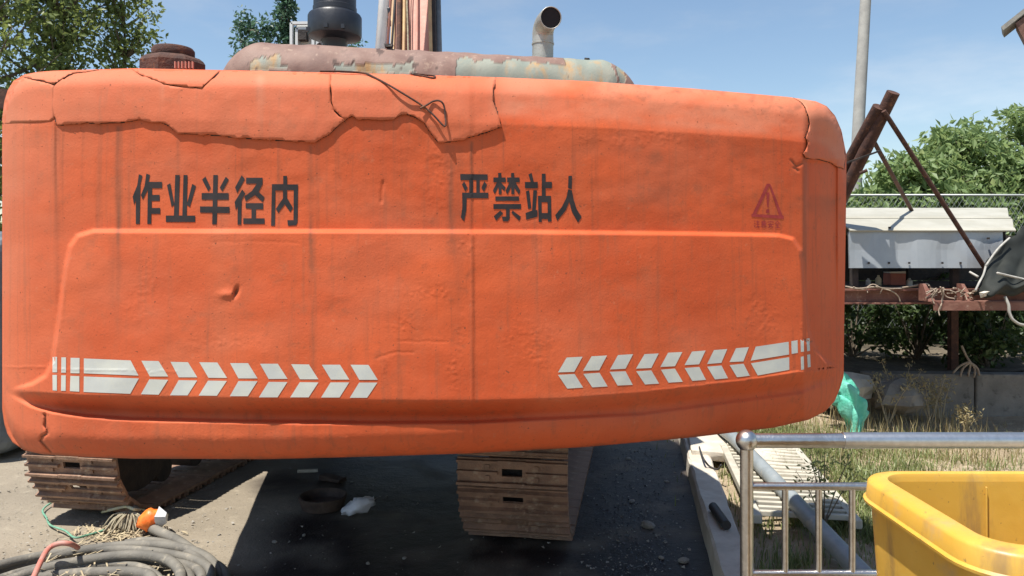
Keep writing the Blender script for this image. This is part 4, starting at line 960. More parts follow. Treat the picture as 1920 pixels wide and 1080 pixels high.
o = MB().tube([Vector((2.93, 6.9, 0.2)), Vector((2.93, 6.9, 0.70))], 0.05, 12).build('marker_post', M['slab'], smooth_='auto'); tag(o, 'short pale concrete post just above the teal netting', 'post')

# ------------------------------------------------------------------ canopy on steel legs
SO = Vector((3.4, 6.6, 0.5)); sh = empty('metal_canopy', SO, 'low white metal canopy with grey side panel on red steel beams', 'canopy')
xl, xr = 2.72, 4.06
def roofsheet(name, y0, z0, y1, z1_, x0, x1, th=0.012):
    s = MB(); n_ = 40
    a = [Vector((x0, y0, z0)), Vector((x1 * y0 / 6, y0, z0)), Vector((x1 * y1 / 6 - 0.012, y1, z1_)), Vector((x0, y1, z1_))]
    nrm = (a[1] - a[0]).cross(a[3] - a[0]).normalized() * th
    s.add([p for p in a] + [p - nrm for p in a], [(0, 1, 2, 3), (7, 6, 5, 4), (0, 4, 5, 1), (1, 5, 6, 2), (2, 6, 7, 3), (3, 7, 4, 0)])
    return s.build(name, M['white_sheet'], sh, SO)
zz = [1.806, 1.83, 1.925, 1.94, 2.055]; yy = [5.99, 6.03, 6.40, 6.42, 6.98]
for i in range(4): roofsheet('roof_sheet', yy[i], zz[i], yy[i + 1] - 0.002, zz[i + 1] - (0.004 if i % 2 else -0.0), xl, xr - 0.02 * i)
roofsheet('roof_sheet', 6.98, 2.05, 7.7, 1.80, xl, xr - 0.08)
pnl = MB()
nx_ = 26; v = []; f = []
for i in range(nx_):
    X_ = xl + (xr - 0.10 - xl) * i / (nx_ - 1); wv = 0.008 * math.sin(i * 0.9) + random.uniform(-.002, .002)
    v += [(X_, 6.015 + wv * 0.3, 1.800), (X_, 6.01 + wv, 1.65), (X_, 6.00 + wv, 1.503), (X_, 6.02 + wv, 1.503), (X_, 6.035, 1.800)]
for i in range(nx_ - 1):
    for q in range(4): f.append((i * 5 + q, i * 5 + q + 1, i * 5 + q + 6, i * 5 + q + 5))
pnl.add(v, [q[::-1] for q in f]); pan_ = pnl.build('side_panel', M['grey_sheet'], sh, SO)
rv = MB()
for px_ in (1629, 1667, 1705, 1767, 1801): rv.box(at(px_, 493, 5.993), (0.012, 0.012, 0.016))
for px_, py_ in ((1668, 427), (1853, 447)): rv.box(at(px_, py_, 5.985), (0.016, 0.016, 0.016))
rv.build('rivet', M['dark'], pan_, SO)
def ibeam(name, x0, x1, y, z0, z1_, wd=0.10):
    s = MB(); h = z1_ - z0
    s.box(((x0 + x1) / 2, y, z1_ - 0.007), (x1 - x0, wd, 0.014)); s.box(((x0 + x1) / 2, y, z0 + 0.007), (x1 - x0, wd, 0.014)); s.box(((x0 + x1) / 2, y + 0.01, (z0 + z1_) / 2), (x1 - x0, 0.012, h - 0.03))
    return s.build(name, M['redsteel'], sh, SO)
ibeam('floor_beam', 2.6, 4.9, 6.0, 1.215, 1.335); ibeam('floor_beam', 2.6, 4.9, 7.4, 1.215, 1.335)
xb = at(1735, 565, 5.85).x
ch_ = MB().box(((xb + 5.2) / 2, 5.80, 1.245), (5.2 - xb, 0.13, 0.012)).box(((xb + 5.2) / 2, 5.735, 1.212), (5.2 - xb, 0.012, 0.062)); ch_.build('channel', M['redsteel'], sh, SO)
for px_ in (1733, 1805):
    p = at(px_, 550, 5.85); g_ = MB(); g_.add([p + Vector(q) for q in ((-0.012, 0, 0.075), (0.012, 0, 0.075), (0.045, -0.08, -0.06), (-0.012, -0.08, -0.06), (-0.012, 0.06, 0.075), (0.012, 0.06, 0.075), (0.045, 0.06, -0.06), (-0.012, 0.06, -0.06))], [(3, 2, 1, 0), (4, 5, 6, 7), (0, 1, 5, 4), (1, 2, 6, 5), (2, 3, 7, 6), (3, 0, 4, 7)])
    g_.build('gusset', M['redsteel'], sh, SO)
for x, y in ((2.62, 7.3), (4.32, 7.3), (5.7, 7.3), (5.7, 6.05)):
    zt2 = 1.205; 
    zb2 = 0.02 if y < 6.9 else 0.46
    MB().box((x, y, (zt2 + zb2) / 2), (0.07, 0.07, zt2 - zb2)).build('leg', M['rust'], sh, SO)
for x, y in ((2.8, 6.1), (3.62, 6.1), (4.0, 6.1), (2.8, 7.5), (4.0, 7.5)): MB().box((x, y, 1.58), (0.05, 0.05, 0.48)).build('upright', M['dark'], sh, SO)
MB().box((3.75, 6.75, 1.345), (2.3, 1.3, 0.016)).build('deck', M['dark'], sh, SO)  # coloured near black to paint in the shade under the canopy
MB().box((3.85, 7.62, 1.58), (2.5, 0.02, 0.46)).build('back_panel', M['dark'], sh, SO)  # dark sheet painting the shaded interior behind the deck
# things kept on the canopy deck
p = at(1677, 536, 6.3)
cr = MB().box(Vector((p.x, 6.3, 1.405)), (0.13, 0.13, 0.10)).build('red_crate', M['crate'], None, bevel=0.006); tag(cr, 'small red crate standing on the deck under the white canopy', 'crate')
o = MB().box(Vector((p.x, 6.3, 1.464)), (0.135, 0.11, 0.012), jit=0.004).build('paper_sheet', M['slab']); tag(o, 'pale sheet lying on the small red crate under the canopy', 'sheet')
for i, (px_, hh, rr, mm, lab) in enumerate(((1602, 0.055, 0.022, 'white_plastic', 'small white bottle farthest from the red crate on the dark canopy deck'), (1628, 0.06, 0.02, 'hem', 'small dull beige bottle left of the red crate on the canopy deck'), (1647, 0.085, 0.024, 'straw', 'straw coloured bottle just beside the red crate on the canopy deck'), (1705, 0.06, 0.025, 'white_plastic', 'small white bottle right of the red crate on the canopy deck'))):
    p = at(px_, 530, 6.25); o = MB().lathe([(rr, 0), (rr, hh * 0.65), (rr * 0.4, hh * 0.85), (rr * 0.4, hh)], (p.x, 6.25, 1.354), 14).build('bottle', M[mm], smooth_='auto'); tag(o, lab, 'bottle', 'bottles on the canopy deck')
# dry vine trailing along the beam
vn = MB()
def vine(pp, r=0.006, y=5.93): vn.tube(spline([at(a, b_, y + random.uniform(-.03, .02)) for a, b_ in pp], 5), r, 5)
vine([(1585, 537), (1610, 541), (1640, 538), (1665, 542), (1700, 538), (1735, 533), (1742, 536)], 0.007); vine([(1600, 538), (1618, 543), (1636, 533), (1655, 540), (1690, 541)], 0.005)
vine([(1650, 540), (1672, 546), (1684, 556), (1688, 566)], 0.005); vine([(1690, 541), (1715, 535), (1738, 532), (1745, 540)], 0.005); vine([(1625, 542), (1627, 549)], 0.004); vine([(1655, 541), (1650, 551)], 0.004)
for q in range(26):
    a = random.uniform(1738, 1830); b_ = random.uniform(540, 558); vine([(a, b_), (a + random.uniform(-8, 8), b_ + random.uniform(-8, 4)), (a + random.uniform(-14, 14), b_ + random.uniform(-6, 8))], 0.0045, 5.80)
vine([(1763, 538), (1768, 550), (1766, 566), (1762, 580)], 0.006, 5.72); vine([(1757, 545), (1748, 558), (1752, 570)], 0.005, 5.72); vine([(1764, 540), (1774, 556), (1790, 560)], 0.005, 5.76); vine([(1765, 572), (1760, 582), (1762, 592)], 0.005, 5.72)
o = vn.build('dry_vine', M['twig'], smooth_=True); tag(o, 'dry leafless vine tangled along the red steel beam under the canopy', 'vine')

# leaning pipe frame
TO = Vector((2.6, 6.0, 0)); tr_ = empty('pipe_trestle', TO, 'rusty leaning pipe trestle with thin braces beside the excavator', 'trestle')
def tubeA(name, a, b_, r, m='rust', seg=18): return MB().tube([a, b_], r, seg).build(name, M[m], tr_, TO, 'auto')
tB = at(1675, 173, 5.55); bB = at(1400, 740, 8.3); bB.z = 0.0
tA = at(1648, 200, 5.62); bA2 = at(1385, 740, 8.3); bA2.z = 0.0
# aim both so that they pass through the places seen above the counterweight
def through(top, px_, py_, Y): 
    m_ = at(px_, py_, Y); d = (m_ - top); s = top.z / -d.z if d.z < 0 else 1; return top + d * s
tubeA('pipe', tB, through(tB, 1590, 348, 5.95), 0.048); tubeA('pipe', tA, through(tA, 1590, 306, 5.95), 0.046)
tubeA('brace', at(1657, 208, 5.57), at(1850, 508, 5.93), 0.0175); tubeA('brace', at(1640, 268, 5.75), at(1715, 405, 6.9), 0.0165)
MB().bar(at(1586, 306, 5.80), at(1652, 282, 5.66), 0.012, 0.055, (0, 1, 0)).build('cross_plate', M['dark'], tr_, TO)
tubeA('rung', at(1612, 325, 5.72), at(1626, 319, 5.7), 0.012)

# tarpaulin
ctrl = [[(1848, 500, 5.75), (1868, 470, 5.85), (1893, 447, 5.95), (1925, 422, 6.1), (1990, 400, 6.2)],
        [(1846, 512, 5.72), (1872, 492, 5.80), (1900, 478, 5.88), (1930, 462, 5.98), (1990, 450, 6.1)],
        [(1840, 530, 5.66), (1868, 520, 5.60), (1896, 516, 5.72), (1930, 510, 5.78), (1990, 500, 5.9)],
        [(1832, 545, 5.64), (1862, 548, 5.52), (1895, 538, 5.62), (1930, 532, 5.64), (1990, 528, 5.7)],
        [(1827, 555, 5.66), (1850, 556, 5.60), (1885, 554, 5.66), (1930, 548, 5.7), (1990, 545, 5.75)]]
rows = [spline([at(*q) for q in r_], 8) for r_ in ctrl]
cols = [spline([rows[i][j] for i in range(5)], 8) for j in range(len(rows[0]))]
n1, n2 = len(cols), len(cols[0]); v = []
for i in range(n1):
    for j in range(n2):
        p = cols[i][j]; w_ = 0.012 * math.sin(i * 0.5 + j * 0.25) + 0.006 * math.sin(j * 0.9 - i * 0.2); v.append((p.x, p.y + w_, p.z + 0.012 * math.sin(i * 0.6)))
f = [(i * n2 + j, i * n2 + j + 1, (i + 1) * n2 + j + 1, (i + 1) * n2 + j) for i in range(n1 - 1) for j in range(n2 - 1)]
tp_ = MB().add(v, f).build('tarpaulin', M['tarp'], smooth_=True); sm = tp_.modifiers.new('thick', 'SOLIDIFY'); sm.thickness = 0.008
tag(tp_, 'dark creased tarpaulin draped over the end of the canopy frame', 'tarpaulin')
hm = MB().tube(spline([at(1848, 500, 5.72), at(1844, 515, 5.68), at(1836, 530, 5.63), at(1829, 545, 5.61)], 4), 0.008, 6); hm.tube(spline([at(1870, 512, 5.56), at(1895, 518, 5.64), at(1930, 526, 5.66)], 4), 0.009, 6); hm.tube(spline([at(1818, 510, 5.72), at(1834, 519, 5.66)], 4), 0.009, 6)
hm.tube(spline([at(1848, 499, 5.72), at(1870, 468, 5.80), at(1893, 446, 5.9)], 4), 0.008, 6)
hm.build('hem', M['hem'], tp_, smooth_=True)
o = MB().tube(spline([at(1884, 556, 5.60), at(1891, 572, 5.58), at(1893, 588, 5.58), at(1902, 602, 5.58), at(1925, 610, 5.6), at(1990, 606, 5.7)], 6), 0.011, 8).build('hanging_cable', M['hem'], smooth_=True); tag(o, 'pale cable hanging below the dark tarpaulin', 'cable')
o = MB().box(at(1852, 550, 5.56), (0.10, 0.03, 0.035), Matrix.Rotation(-0.4, 3, 'Y'), jit=0.012).build('foam_scrap', M['slab']); tag(o, 'pale scrap of foam caught under the tarpaulin corner', 'scrap')

# chain-link fence behind the canopy
FO = Vector((6.0, 9.0, 0.4)); fc = empty('wire_fence', FO, 'thin wire mesh fence with top rail behind the white canopy', 'fence')
zr = at(1700, 366, 9.0).z
MB().tube([(3.0, 9, zr), (12.5, 9, zr)], 0.014, 10).build('top_rail', M['galv'], fc, FO, True)
for x in (3.95, 6.6, 9.2, 11.8): MB().tube([(x, 9.03, 0.35), (x, 9.03, zr + 0.05)], 0.03, 10).build('fence_post', M['galv'], fc, FO, True)
ms = MB()
for i in range(0, 140):
    x = 3.0 + i * 0.065
    for sgn in (1, -1): ms.bar((x, 9 + 0.004 * sgn, zr), (x + sgn * 1.0, 9 + 0.004 * sgn, zr - 1.6), 0.0028, 0.0028)
o = ms.build('wire_mesh', M['galv'], fc, FO); o['kind'] = 'stuff'

# utility pole and house eave
o = MB().tube([at(1602, 400, 14) + Vector((-0.08, 0, -1.6)), at(1602, 385, 14), at(1612, 190, 14), at(1623, 0, 14), at(1635, -200, 14)], [0.115, 0.112, 0.105, 0.096, 0.088], 20).build('utility_pole', M['pole'], smooth_='auto'); tag(o, 'tall slightly leaning concrete utility pole behind the canopy', 'pole')
HO2 = Vector((14.5, 20, 0)); hs_ = empty('house', HO2, 'house corner with overhanging tiled roof edge high up', 'house')
e0 = at(1877, 50, 18); 
wl_ = [Vector(q) for q in ((12.66, 18.4, 0), (16.5, 18.4, 0), (22.0, 25.4, 0), (18.2, 25.4, 0))]; MB().add(wl_ + [q + Vector((0, 0, 7.05)) for q in wl_], [(3, 2, 1, 0), (4, 5, 6, 7), (0, 1, 5, 4), (1, 2, 6, 5), (2, 3, 7, 6), (3, 0, 4, 7)]).build('wall', M['render'], hs_, HO2)
rf = MB(); up = Vector((0.78, 0, 0.62)); q0 = Vector((e0.x, 18, e0.z)); q1 = q0 + up * 3.4; DP = Vector((0.42, 0.6, 0)); q2 = q1 + DP; q3 = q0 + DP; dn = Vector((0.05, 0, -0.09))
rf.add([q0, q1, q2, q3, q0 + dn, q1 + dn, q2 + dn, q3 + dn], [(0, 1, 2, 3), (7, 6, 5, 4), (0, 4, 5, 1), (1, 5, 6, 2), (2, 6, 7, 3), (3, 7, 4, 0)]); rf.build('roof', M['concrete'], hs_, HO2)
sf = MB(); s0 = q0 + Vector((0.38, 0.05, 0.10)); sf.add([s0, s0 + Vector((2.5, 0, 1.9)), s0 + Vector((2.5, 0, -0.5)), s0 + Vector((0.22, 0, -0.42)), s0 + DP, s0 + Vector((2.5, 0, 1.9)) + DP, s0 + Vector((2.5, 0, -0.5)) + DP, s0 + Vector((0.22, 0, -0.42)) + DP], [(0, 3, 2, 1), (4, 5, 6, 7), (0, 4, 7, 3), (3, 7, 6, 2), (2, 6, 5, 1), (1, 5, 4, 0)]); sf.build('soffit', M['tile'], hs_, HO2)

# blue-grey steel tank at the far left
o = MB().box((-4.72, 6.9, 0.92), (1.7, 2.4, 1.75)).build('steel_tank', M['tank'], None); o.data.name = 'steel_tank'
bv = o.modifiers.new('bevel', 'BEVEL'); bv.width = 0.16; bv.segments = 5; tag(o, 'blue grey steel tank standing at the far left behind the counterweight', 'tank')
o = MB().bar((-5.2, 6.2, 2.97), (-3.9, 6.3, 2.90), 0.08, 0.16).build('timber_beam', M['rust'], None); 
MB().bar((-5.1, 6.22, 0.0), (-5.1, 6.22, 2.9), 0.08, 0.08).build('support_post', M['rust'], o); tag(o, 'dark brown beam on a post left of the counterweight top corner', 'beam')

# ------------------------------------------------------------------ ground clutter, left and under the machine
CO = onz(175, 1110, 0.0); CO.z = 0; CO = Vector((-1.98, 3.36, 0))
hc = empty('hose_coil', CO, 'coil of thick dusty grey hoses lying on the ground at the lower left', 'hose')
rgc = random.Random(4)
for i in range(8):
    R0 = 0.66 - 0.047 * i + rgc.uniform(-.02, .02); pts = []
    ox, oy = rgc.uniform(-.04, .04), rgc.uniform(-.03, .03); ph = rgc.uniform(0, 6)
    for a in np.linspace(0, 2 * math.pi, 26, endpoint=False):
        pts.append(CO + Vector((ox + R0 * 1.05 * math.cos(a), oy + R0 * 0.92 * math.sin(a) + 0.02 * math.sin(3 * a + ph), 0.030 + 0.018 * (i % 3) + 0.014 * math.sin(2 * a + ph) + 0.012)))
    MB().tube(spline(pts, 3, True), 0.0225 + 0.003 * (i % 2), 12, closed=True).build('hose_loop', M['hose'], hc, CO, True)
tail = spline([onz(262, 968, .06), onz(285, 990, .05), onz(330, 1012, .05), onz(375, 1045, .05), onz(405, 1075, .04), onz(420, 1110, .04)], 8)
o = MB().tube(tail, 0.027, 12).build('grey_hose', M['hose'], smooth_=True); tag(o, 'single grey hose end running from the rope bundle along the coil edge', 'hose')
o = MB().tube(spline([onz(235, 1020, .05), onz(275, 1015, .06), onz(320, 1022, .05), onz(360, 1040, .06), onz(395, 1065, .05)], 8), 0.024, 12).build('grey_hose', M['hose'], smooth_=True); tag(o, 'grey hose end lying below the orange plastic piece', 'hose')
o = MB().tube(spline([onz(60, 1090, .16), onz(78, 1050, .17), onz(92, 1028, .18), onz(112, 1019, .20), onz(132, 1020, .19), onz(146, 1027, .14)], 8), 0.0125, 10).build('red_cable', M['red_cable'], smooth_=True); tag(o, 'faded red cable arching over the hose coil', 'cable')
# frayed rope bundle with pale yellow cord
rp = MB(); RO = onz(240, 990, 0.0)
for q in range(46):
    a = rgc.uniform(-2.9, -0.3); L = rgc.uniform(0.06, 0.2); b0_ = onz(244, 960, 0.10); e1 = b0_ + Vector((L * math.cos(a) * 0.8, L * math.sin(a) * 0.8, -0.10 + rgc.uniform(0, .03)))
    rp.tube(spline([b0_, (b0_ + e1) / 2 + Vector((rgc.uniform(-.02, .02), 0, 0.03)), e1], 3), 0.005, 5)
o = rp.build('frayed_rope', M['rope'], smooth_=True); tag(o, 'frayed end of a rope spreading out beside the orange plastic', 'rope')
o = MB().tube(spline([onz(192, 960, .03), onz(212, 955, .08), onz(236, 950, .11), onz(252, 955, .12), onz(275, 958, .07), onz(315, 966, .02)], 7), 0.009, 8).build('yellow_cord', M['yellow_tape'], smooth_=True); tag(o, 'pale yellow cord tied round the frayed rope', 'cord')
o = MB().tube(spline([onz(248, 955, .10), onz(262, 966, .07), onz(276, 980, .045)], 6), 0.03, 10).build('hose_end', M['hose'], smooth_=True); tag(o, 'short grey hose end tied to the frayed rope', 'hose')
o = MB().tube(spline([onz(125, 926, .02), onz(82, 953, .02), onz(88, 972, .02), onz(95, 985, .015), onz(122, 995, .03), onz(140, 1008, .03), onz(165, 1003, .02), onz(195, 994, .02)], 6), 0.006, 6).build('green_strap', M['green_strap'], smooth_=True); tag(o, 'thin green strap strung across the ground above the hose coil', 'strap')
ob = onz(277, 1006, 0.0)
s = MB(); rings = []
for i, t_ in enumerate(np.linspace(0, 1, 9)):
    R0 = 0.062 * math.sin(0.35 + 2.45 * t_) ** 0.6; c = ob + Vector((-0.055 + 0.12 * t_, 0.02, 0.075 + 0.03 * t_))
    rings.append([c + Vector((0.008 * math.sin(3 * a + i), R0 * math.cos(a) * (1 + .12 * math.sin(4 * a + i)), R0 * math.sin(a) * (1 + .15 * math.sin(3 * a - i)))) for a in np.linspace(0, 2 * math.pi, 12, endpoint=False)])
o = loft(rings, cap0=True, cap1=True).build('plastic_scrap', M['orange_bag'], smooth_=True); tag(o, 'crumpled bright orange plastic piece with a white end on the hoses', 'plastic')
rings = [[p + Vector((0.055 + 0.012 * q, 0, 0.012)) for p in rings[6]] if False else [ob + Vector((0.055 + 0.022 * q, 0.02 + (0.055 - 0.02 * q) * math.cos(a) * (1 + .2 * math.sin(3 * a)), 0.10 + (0.055 - 0.015 * q) * math.sin(a) * (1 + .2 * math.cos(4 * a)))) for a in np.linspace(0, 2 * math.pi, 12, endpoint=False)] for q in range(3)]
loft(rings, cap0=True, cap1=True).build('white_end', M['white_bag'], o)
# straw litter
sv, sf_ = [], []
for q in range(620):
    if q < 440: p = onz(rgc.gauss(225, 40), rgc.gauss(1000, 9), 0.012)
    else: p = onz(rgc.uniform(80, 330), rgc.uniform(1030, 1090), 0.03 + rgc.random() * 0.05)
    a = rgc.uniform(0, 6.28); L = rgc.uniform(0.02, 0.06); d = Vector((math.cos(a), math.sin(a), rgc.uniform(-.2, .5))) * L; wv = Vector((-math.sin(a), math.cos(a), 0)) * 0.0035
    i0 = len(sv); sv += [tuple(p - wv), tuple(p + wv), tuple(p + d + wv), tuple(p + d - wv)]; sf_.append((i0, i0 + 1, i0 + 2, i0 + 3))
o = MB().add(sv, sf_).build('straw_litter', M['straw']); tag(o, kind='stuff')
# white bag, rubber bucket, stick under the machine
wb = onz(670, 968, 0.0); rings = []
for i, t_ in enumerate(np.linspace(0, 1, 9)):
    R0 = 0.064 * (0.12 + math.sin(0.15 + 2.7 * t_)) / 1.12; c = wb + Vector((-0.09 + 0.19 * t_, 0.03 * t_, 0.03 + 0.05 * t_))
    rings.append([c + Vector((0.006 * math.sin(5 * a), R0 * 1.1 * math.cos(a) * (1 + .15 * math.sin(5 * a + i)), max(-0.03, R0 * 0.75 * math.sin(a) * (1 + .2 * math.sin(3 * a - i))))) + Vector((rgc.uniform(-.012, .012), rgc.uniform(-.012, .012), rgc.uniform(-.008, .012))) for a in np.linspace(0, 2 * math.pi, 14, endpoint=False)])
o = loft(rings, cap0=True, cap1=True).build('plastic_bag', M['white_bag'], smooth_=True); tag(o, 'crumpled white plastic bag on the dark ground between the tracks', 'bag')
rc = onz(600, 985, 0.0)
rc = onz(598, 962, 0.0)
o = MB().lathe([(0.13, 0.0), (0.14, 0.03), (0.15, 0.06), (0.152, 0.075), (0.142, 0.078), (0.13, 0.06), (0.115, 0.03), (0.06, 0.015)], (rc.x, rc.y + 0.10, 0.005), 28).build('rubber_basin', M['rubber'], smooth_='auto'); tag(o, 'shallow brown rubber basin in the shade beside the white bag', 'basin')
o = MB().bar(onz(558, 883, 0.04), onz(596, 882, 0.04), 0.02, 0.02).build('white_stick', M['white_plastic']); tag(o, 'short white stick on the ground in the shade behind the counterweight', 'stick')
o = MB().box(onz(622, 897, 0.02), (0.20, 0.07, 0.03), Matrix.Rotation(-0.5, 3, 'Z'), jit=0.01).build('timber_offcut', M['rubber'], bevel=0.004); tag(o, 'dark timber offcut in the shade beyond the rubber basin', 'timber')
# stones
STN = [(1215, 990, .045, 'flat pale stone near the kerb in the excavator shade'), (1185, 942, .022, 'small yellowish stone right of the near track'), (1240, 1048, .018, 'tiny pale stone at the foot of the kerb'), (1178, 862, .022, 'tiny pale stone far right of the near track'), (1282, 1055, .03, 'dark stone against the kerb face'), (1250, 905, .02, 'tiny stone beside the kerb below the counterweight corner'),
       (690, 1058, .014, 'tiny stone in the foreground shade'), (758, 1048, .014, 'small stone in the foreground shade right of the basin'), (515, 1018, .016, 'small stone on the shadow edge'), (570, 1005, .014, 'pebble in front of the rubber basin'), (605, 935, .012, 'pebble behind the rubber basin'), (660, 905, .012, 'pebble beyond the white bag')]
proto = None
for px_, py_, r, lab in STN:
    p = onz(px_, py_, 0.0); p.z = r * 0.4
    if proto is None: proto = rock('stone', p, 1.0, M['stone'], 3, 0.55); o = proto
    else: o = copy_tree(proto)
    o.location = p; o.scale = (r, r * .8, r); o.rotation_euler.z = px_; tag(o, lab, 'stone', 'loose stones around the tracks')
# gravel crumbs: too many to count
sv, sf_ = [], []
def crumb(p, r):
    i0 = len(sv)
    q = [Vector((rgc.uniform(-1, 1), rgc.uniform(-1, 1), rgc.uniform(-.2, .8))) * r for _ in range(5)]
    for v_ in q: sv.append(tuple(p + v_))
    for a in ((0, 1, 2), (0, 2, 3), (0, 3, 4), (1, 2, 4), (2, 3, 4), (0, 1, 4), (1, 3, 4)): sf_.append(tuple(i0 + j_ for j_ in a))
for q in range(1700):
    py_ = rgc.uniform(845, 1085); px_ = rgc.uniform(-20, 450) if q < 900 else (rgc.uniform(450, 1290) if q < 1150 else rgc.gauss(1180, 55))
    crumb(onz(px_, py_, 0.004), rgc.choice([.003, .004, .006, .006, .012]))
o = MB().add(sv, sf_).build('gravel', M['stone']); tag(o, kind='stuff')

sv, sf_ = [], []
for q in range(1100):
    p = onz(rgc.gauss(1190, 42), rgc.uniform(838, 1085), 0.004)
    if p.x < kerbx(p.y) - 0.1: crumb(p, rgc.choice([.003, .004, .006, .009]))
o = MB().add(sv, sf_).build('slag_chips', mat('oily_slag', (0.035, 0.036, 0.040), (0.07, 0.07, 0.075), 60, 0.28)); tag(o, kind='stuff')

# ------------------------------------------------------------------ vegetation
def leaves(centers, radii, count, size, aspect=0.5, droop=0.3, seed=0, up=0.0):
    r = np.random.default_rng(seed); centers = np.asarray(centers); radii = np.asarray(radii)
    idx = r.integers(0, len(centers), count)
    d = r.normal(size=(count, 3)); d /= np.linalg.norm(d, axis=1)[:, None]; d *= (r.random((count, 1)) ** 0.45)
    p = centers[idx] + d * radii[idx][:, None] * np.array([1, 1, 0.8])
    t_ = r.normal(size=(count, 3)) + d * 0.8; t_[:, 2] += -droop + up; t_ /= np.linalg.norm(t_, axis=1)[:, None]
    s = np.cross(t_, r.normal(size=(count, 3))); s /= np.linalg.norm(s, axis=1)[:, None]; nn = np.cross(s, t_)
    L = size * r.uniform(0.6, 1.25, (count, 1)); W = L * aspect
    v = np.stack([p, p + t_ * L * 0.45 + s * W * 0.5 + nn * W * 0.18, p + t_ * L, p + t_ * L * 0.45 - s * W * 0.5 + nn * W * 0.18], 1).reshape(-1, 3)
    tone = np.clip(r.normal(0.5, 0.22, len(centers))[idx] * 0.5 + r.random(count) * 0.5, 0, 1)
    b_ = np.arange(count)[:, None] * 4
    f_ = np.concatenate([b_ + np.array([[0, 1, 2]]), b_ + np.array([[0, 2, 3]])])
    return v, f_, np.repeat(tone, 4)
def tree(name, base, trunk_h, top_h, width, nclust, nleaf, leaf, m, seed, label, cat='tree', group=None, shape='poplar', aspect=0.55, crad=(0.35, 0.75), droop=0.3):
    r = random.Random(seed); base = Vector(base)
    root = empty(name, base, label, cat, group)
    tk = MB(); lean = Vector((r.uniform(-.05, .05), r.uniform(-.05, .05), 0))
    pts = [base + lean * (z * z) * 0.15 + Vector((0.05 * math.sin(z), 0.05 * math.cos(z * 1.3), z)) for z in np.linspace(0, top_h * 0.92, 12)]
    r0 = max(0.03, top_h * 0.016); tk.tube(pts, [r0 * (1 - 0.9 * i / 11) for i in range(12)], 10)
    cs, rs = [], []
    for i in range(nclust):
        h = trunk_h + (top_h - trunk_h) * (i + r.random()) / nclust; q = (h - trunk_h) / (top_h - trunk_h)
        if shape == 'poplar': R0 = width * (0.35 + 0.65 * math.sin(math.pi * min(1, 0.12 + q * 0.9))) * (1 - 0.45 * q)
        else: R0 = width * math.sqrt(max(0.02, 1 - (2 * q - 0.85) ** 2 / 1.5))
        a = r.uniform(0, 2 * math.pi); rr = R0 * (r.random() ** 0.55)
        start = pts[min(11, max(0, int((h - 0.5 * rr) / top_h * 12)))]
        end = base + Vector((rr * math.cos(a), rr * math.sin(a), h))
        if rr > 0.15: tk.tube([start, (start + end) / 2 + Vector((0, 0, -0.05 * rr)), end + (end - start) * 0.12], [r0 * 0.32, r0 * 0.2, r0 * 0.06], 5)
        cs.append(tuple(end)); rs.append(r.uniform(*crad))
        if r.random() < 0.5:
            cs.append(tuple((end + start) / 2 + Vector((r.uniform(-.2, .2), r.uniform(-.2, .2), 0.1)))); rs.append(r.uniform(*crad) * 0.8)
    tk.build('trunk', M['bark'], root, base, True)
    v, f_, tone = leaves(cs, rs, nleaf, leaf, aspect, droop, seed)
    meshnp('crown', v - np.array(base), f_, m, root, {'tone': tone}, False)
    return root
LT = 'trees beyond the yard on the left'
tree('poplar_tree', (-9.6, 13.0, 0), 0.8, 9.0, 2.2, 120, 20000, 0.115, M['leaf_dark'], 11, 'dense dark green tree at the left edge of the picture', group=LT, crad=(0.3, 0.6))
tree('poplar_tree', (-8.35, 13.8, 0), 0.8, 8.0, 1.7, 105, 14500, 0.115, M['leaf_dark'], 12, 'dense green tree second from the left edge above the counterweight corner', group=LT, crad=(0.3, 0.55))
tree('poplar_tree', (-7.5, 14.6, 0), 0.8, 7.3, 1.35, 90, 8000, 0.11, M['leaf_dark'], 13, 'green tree with thinning crown left of the rusty breather cap', group=LT, crad=(0.22, 0.45))
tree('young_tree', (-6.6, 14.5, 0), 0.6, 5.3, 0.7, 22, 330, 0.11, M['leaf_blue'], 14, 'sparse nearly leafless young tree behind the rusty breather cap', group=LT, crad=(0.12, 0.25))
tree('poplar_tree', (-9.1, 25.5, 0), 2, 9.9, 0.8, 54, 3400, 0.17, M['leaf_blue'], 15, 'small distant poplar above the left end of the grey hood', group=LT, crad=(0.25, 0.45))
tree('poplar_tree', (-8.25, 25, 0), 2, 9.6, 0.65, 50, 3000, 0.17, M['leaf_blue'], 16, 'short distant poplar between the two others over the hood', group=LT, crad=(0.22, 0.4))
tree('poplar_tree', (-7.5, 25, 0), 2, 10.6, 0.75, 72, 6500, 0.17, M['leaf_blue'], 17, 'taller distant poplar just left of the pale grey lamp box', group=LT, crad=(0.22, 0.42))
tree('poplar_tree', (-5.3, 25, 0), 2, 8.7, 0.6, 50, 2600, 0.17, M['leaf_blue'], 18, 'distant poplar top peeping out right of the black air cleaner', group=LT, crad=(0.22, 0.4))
RT = 'leafy trees behind the canopy on the right'
kw = dict(group=RT, shape='round', aspect=0.42, crad=(0.16, 0.36), droop=0.7)
tree('walnut_tree', (6.05, 11.2, 0.5), 0.2, 2.55, 0.95, 130, 10500, 0.15, M['leaf_light'], 21, 'light green leafy tree behind the middle of the white canopy', **kw)
tree('walnut_tree', (6.95, 11.6, 0.5), 0.2, 3.05, 0.95, 140, 11500, 0.15, M['leaf_light'], 22, 'tallest light green leafy tree right of the leaning brace', **kw)
tree('walnut_tree', (7.75, 11.2, 0.5), 0.2, 2.6, 0.95, 120, 10000, 0.15, M['leaf_light'], 23, 'light green leafy tree above the tarpaulin', **kw)
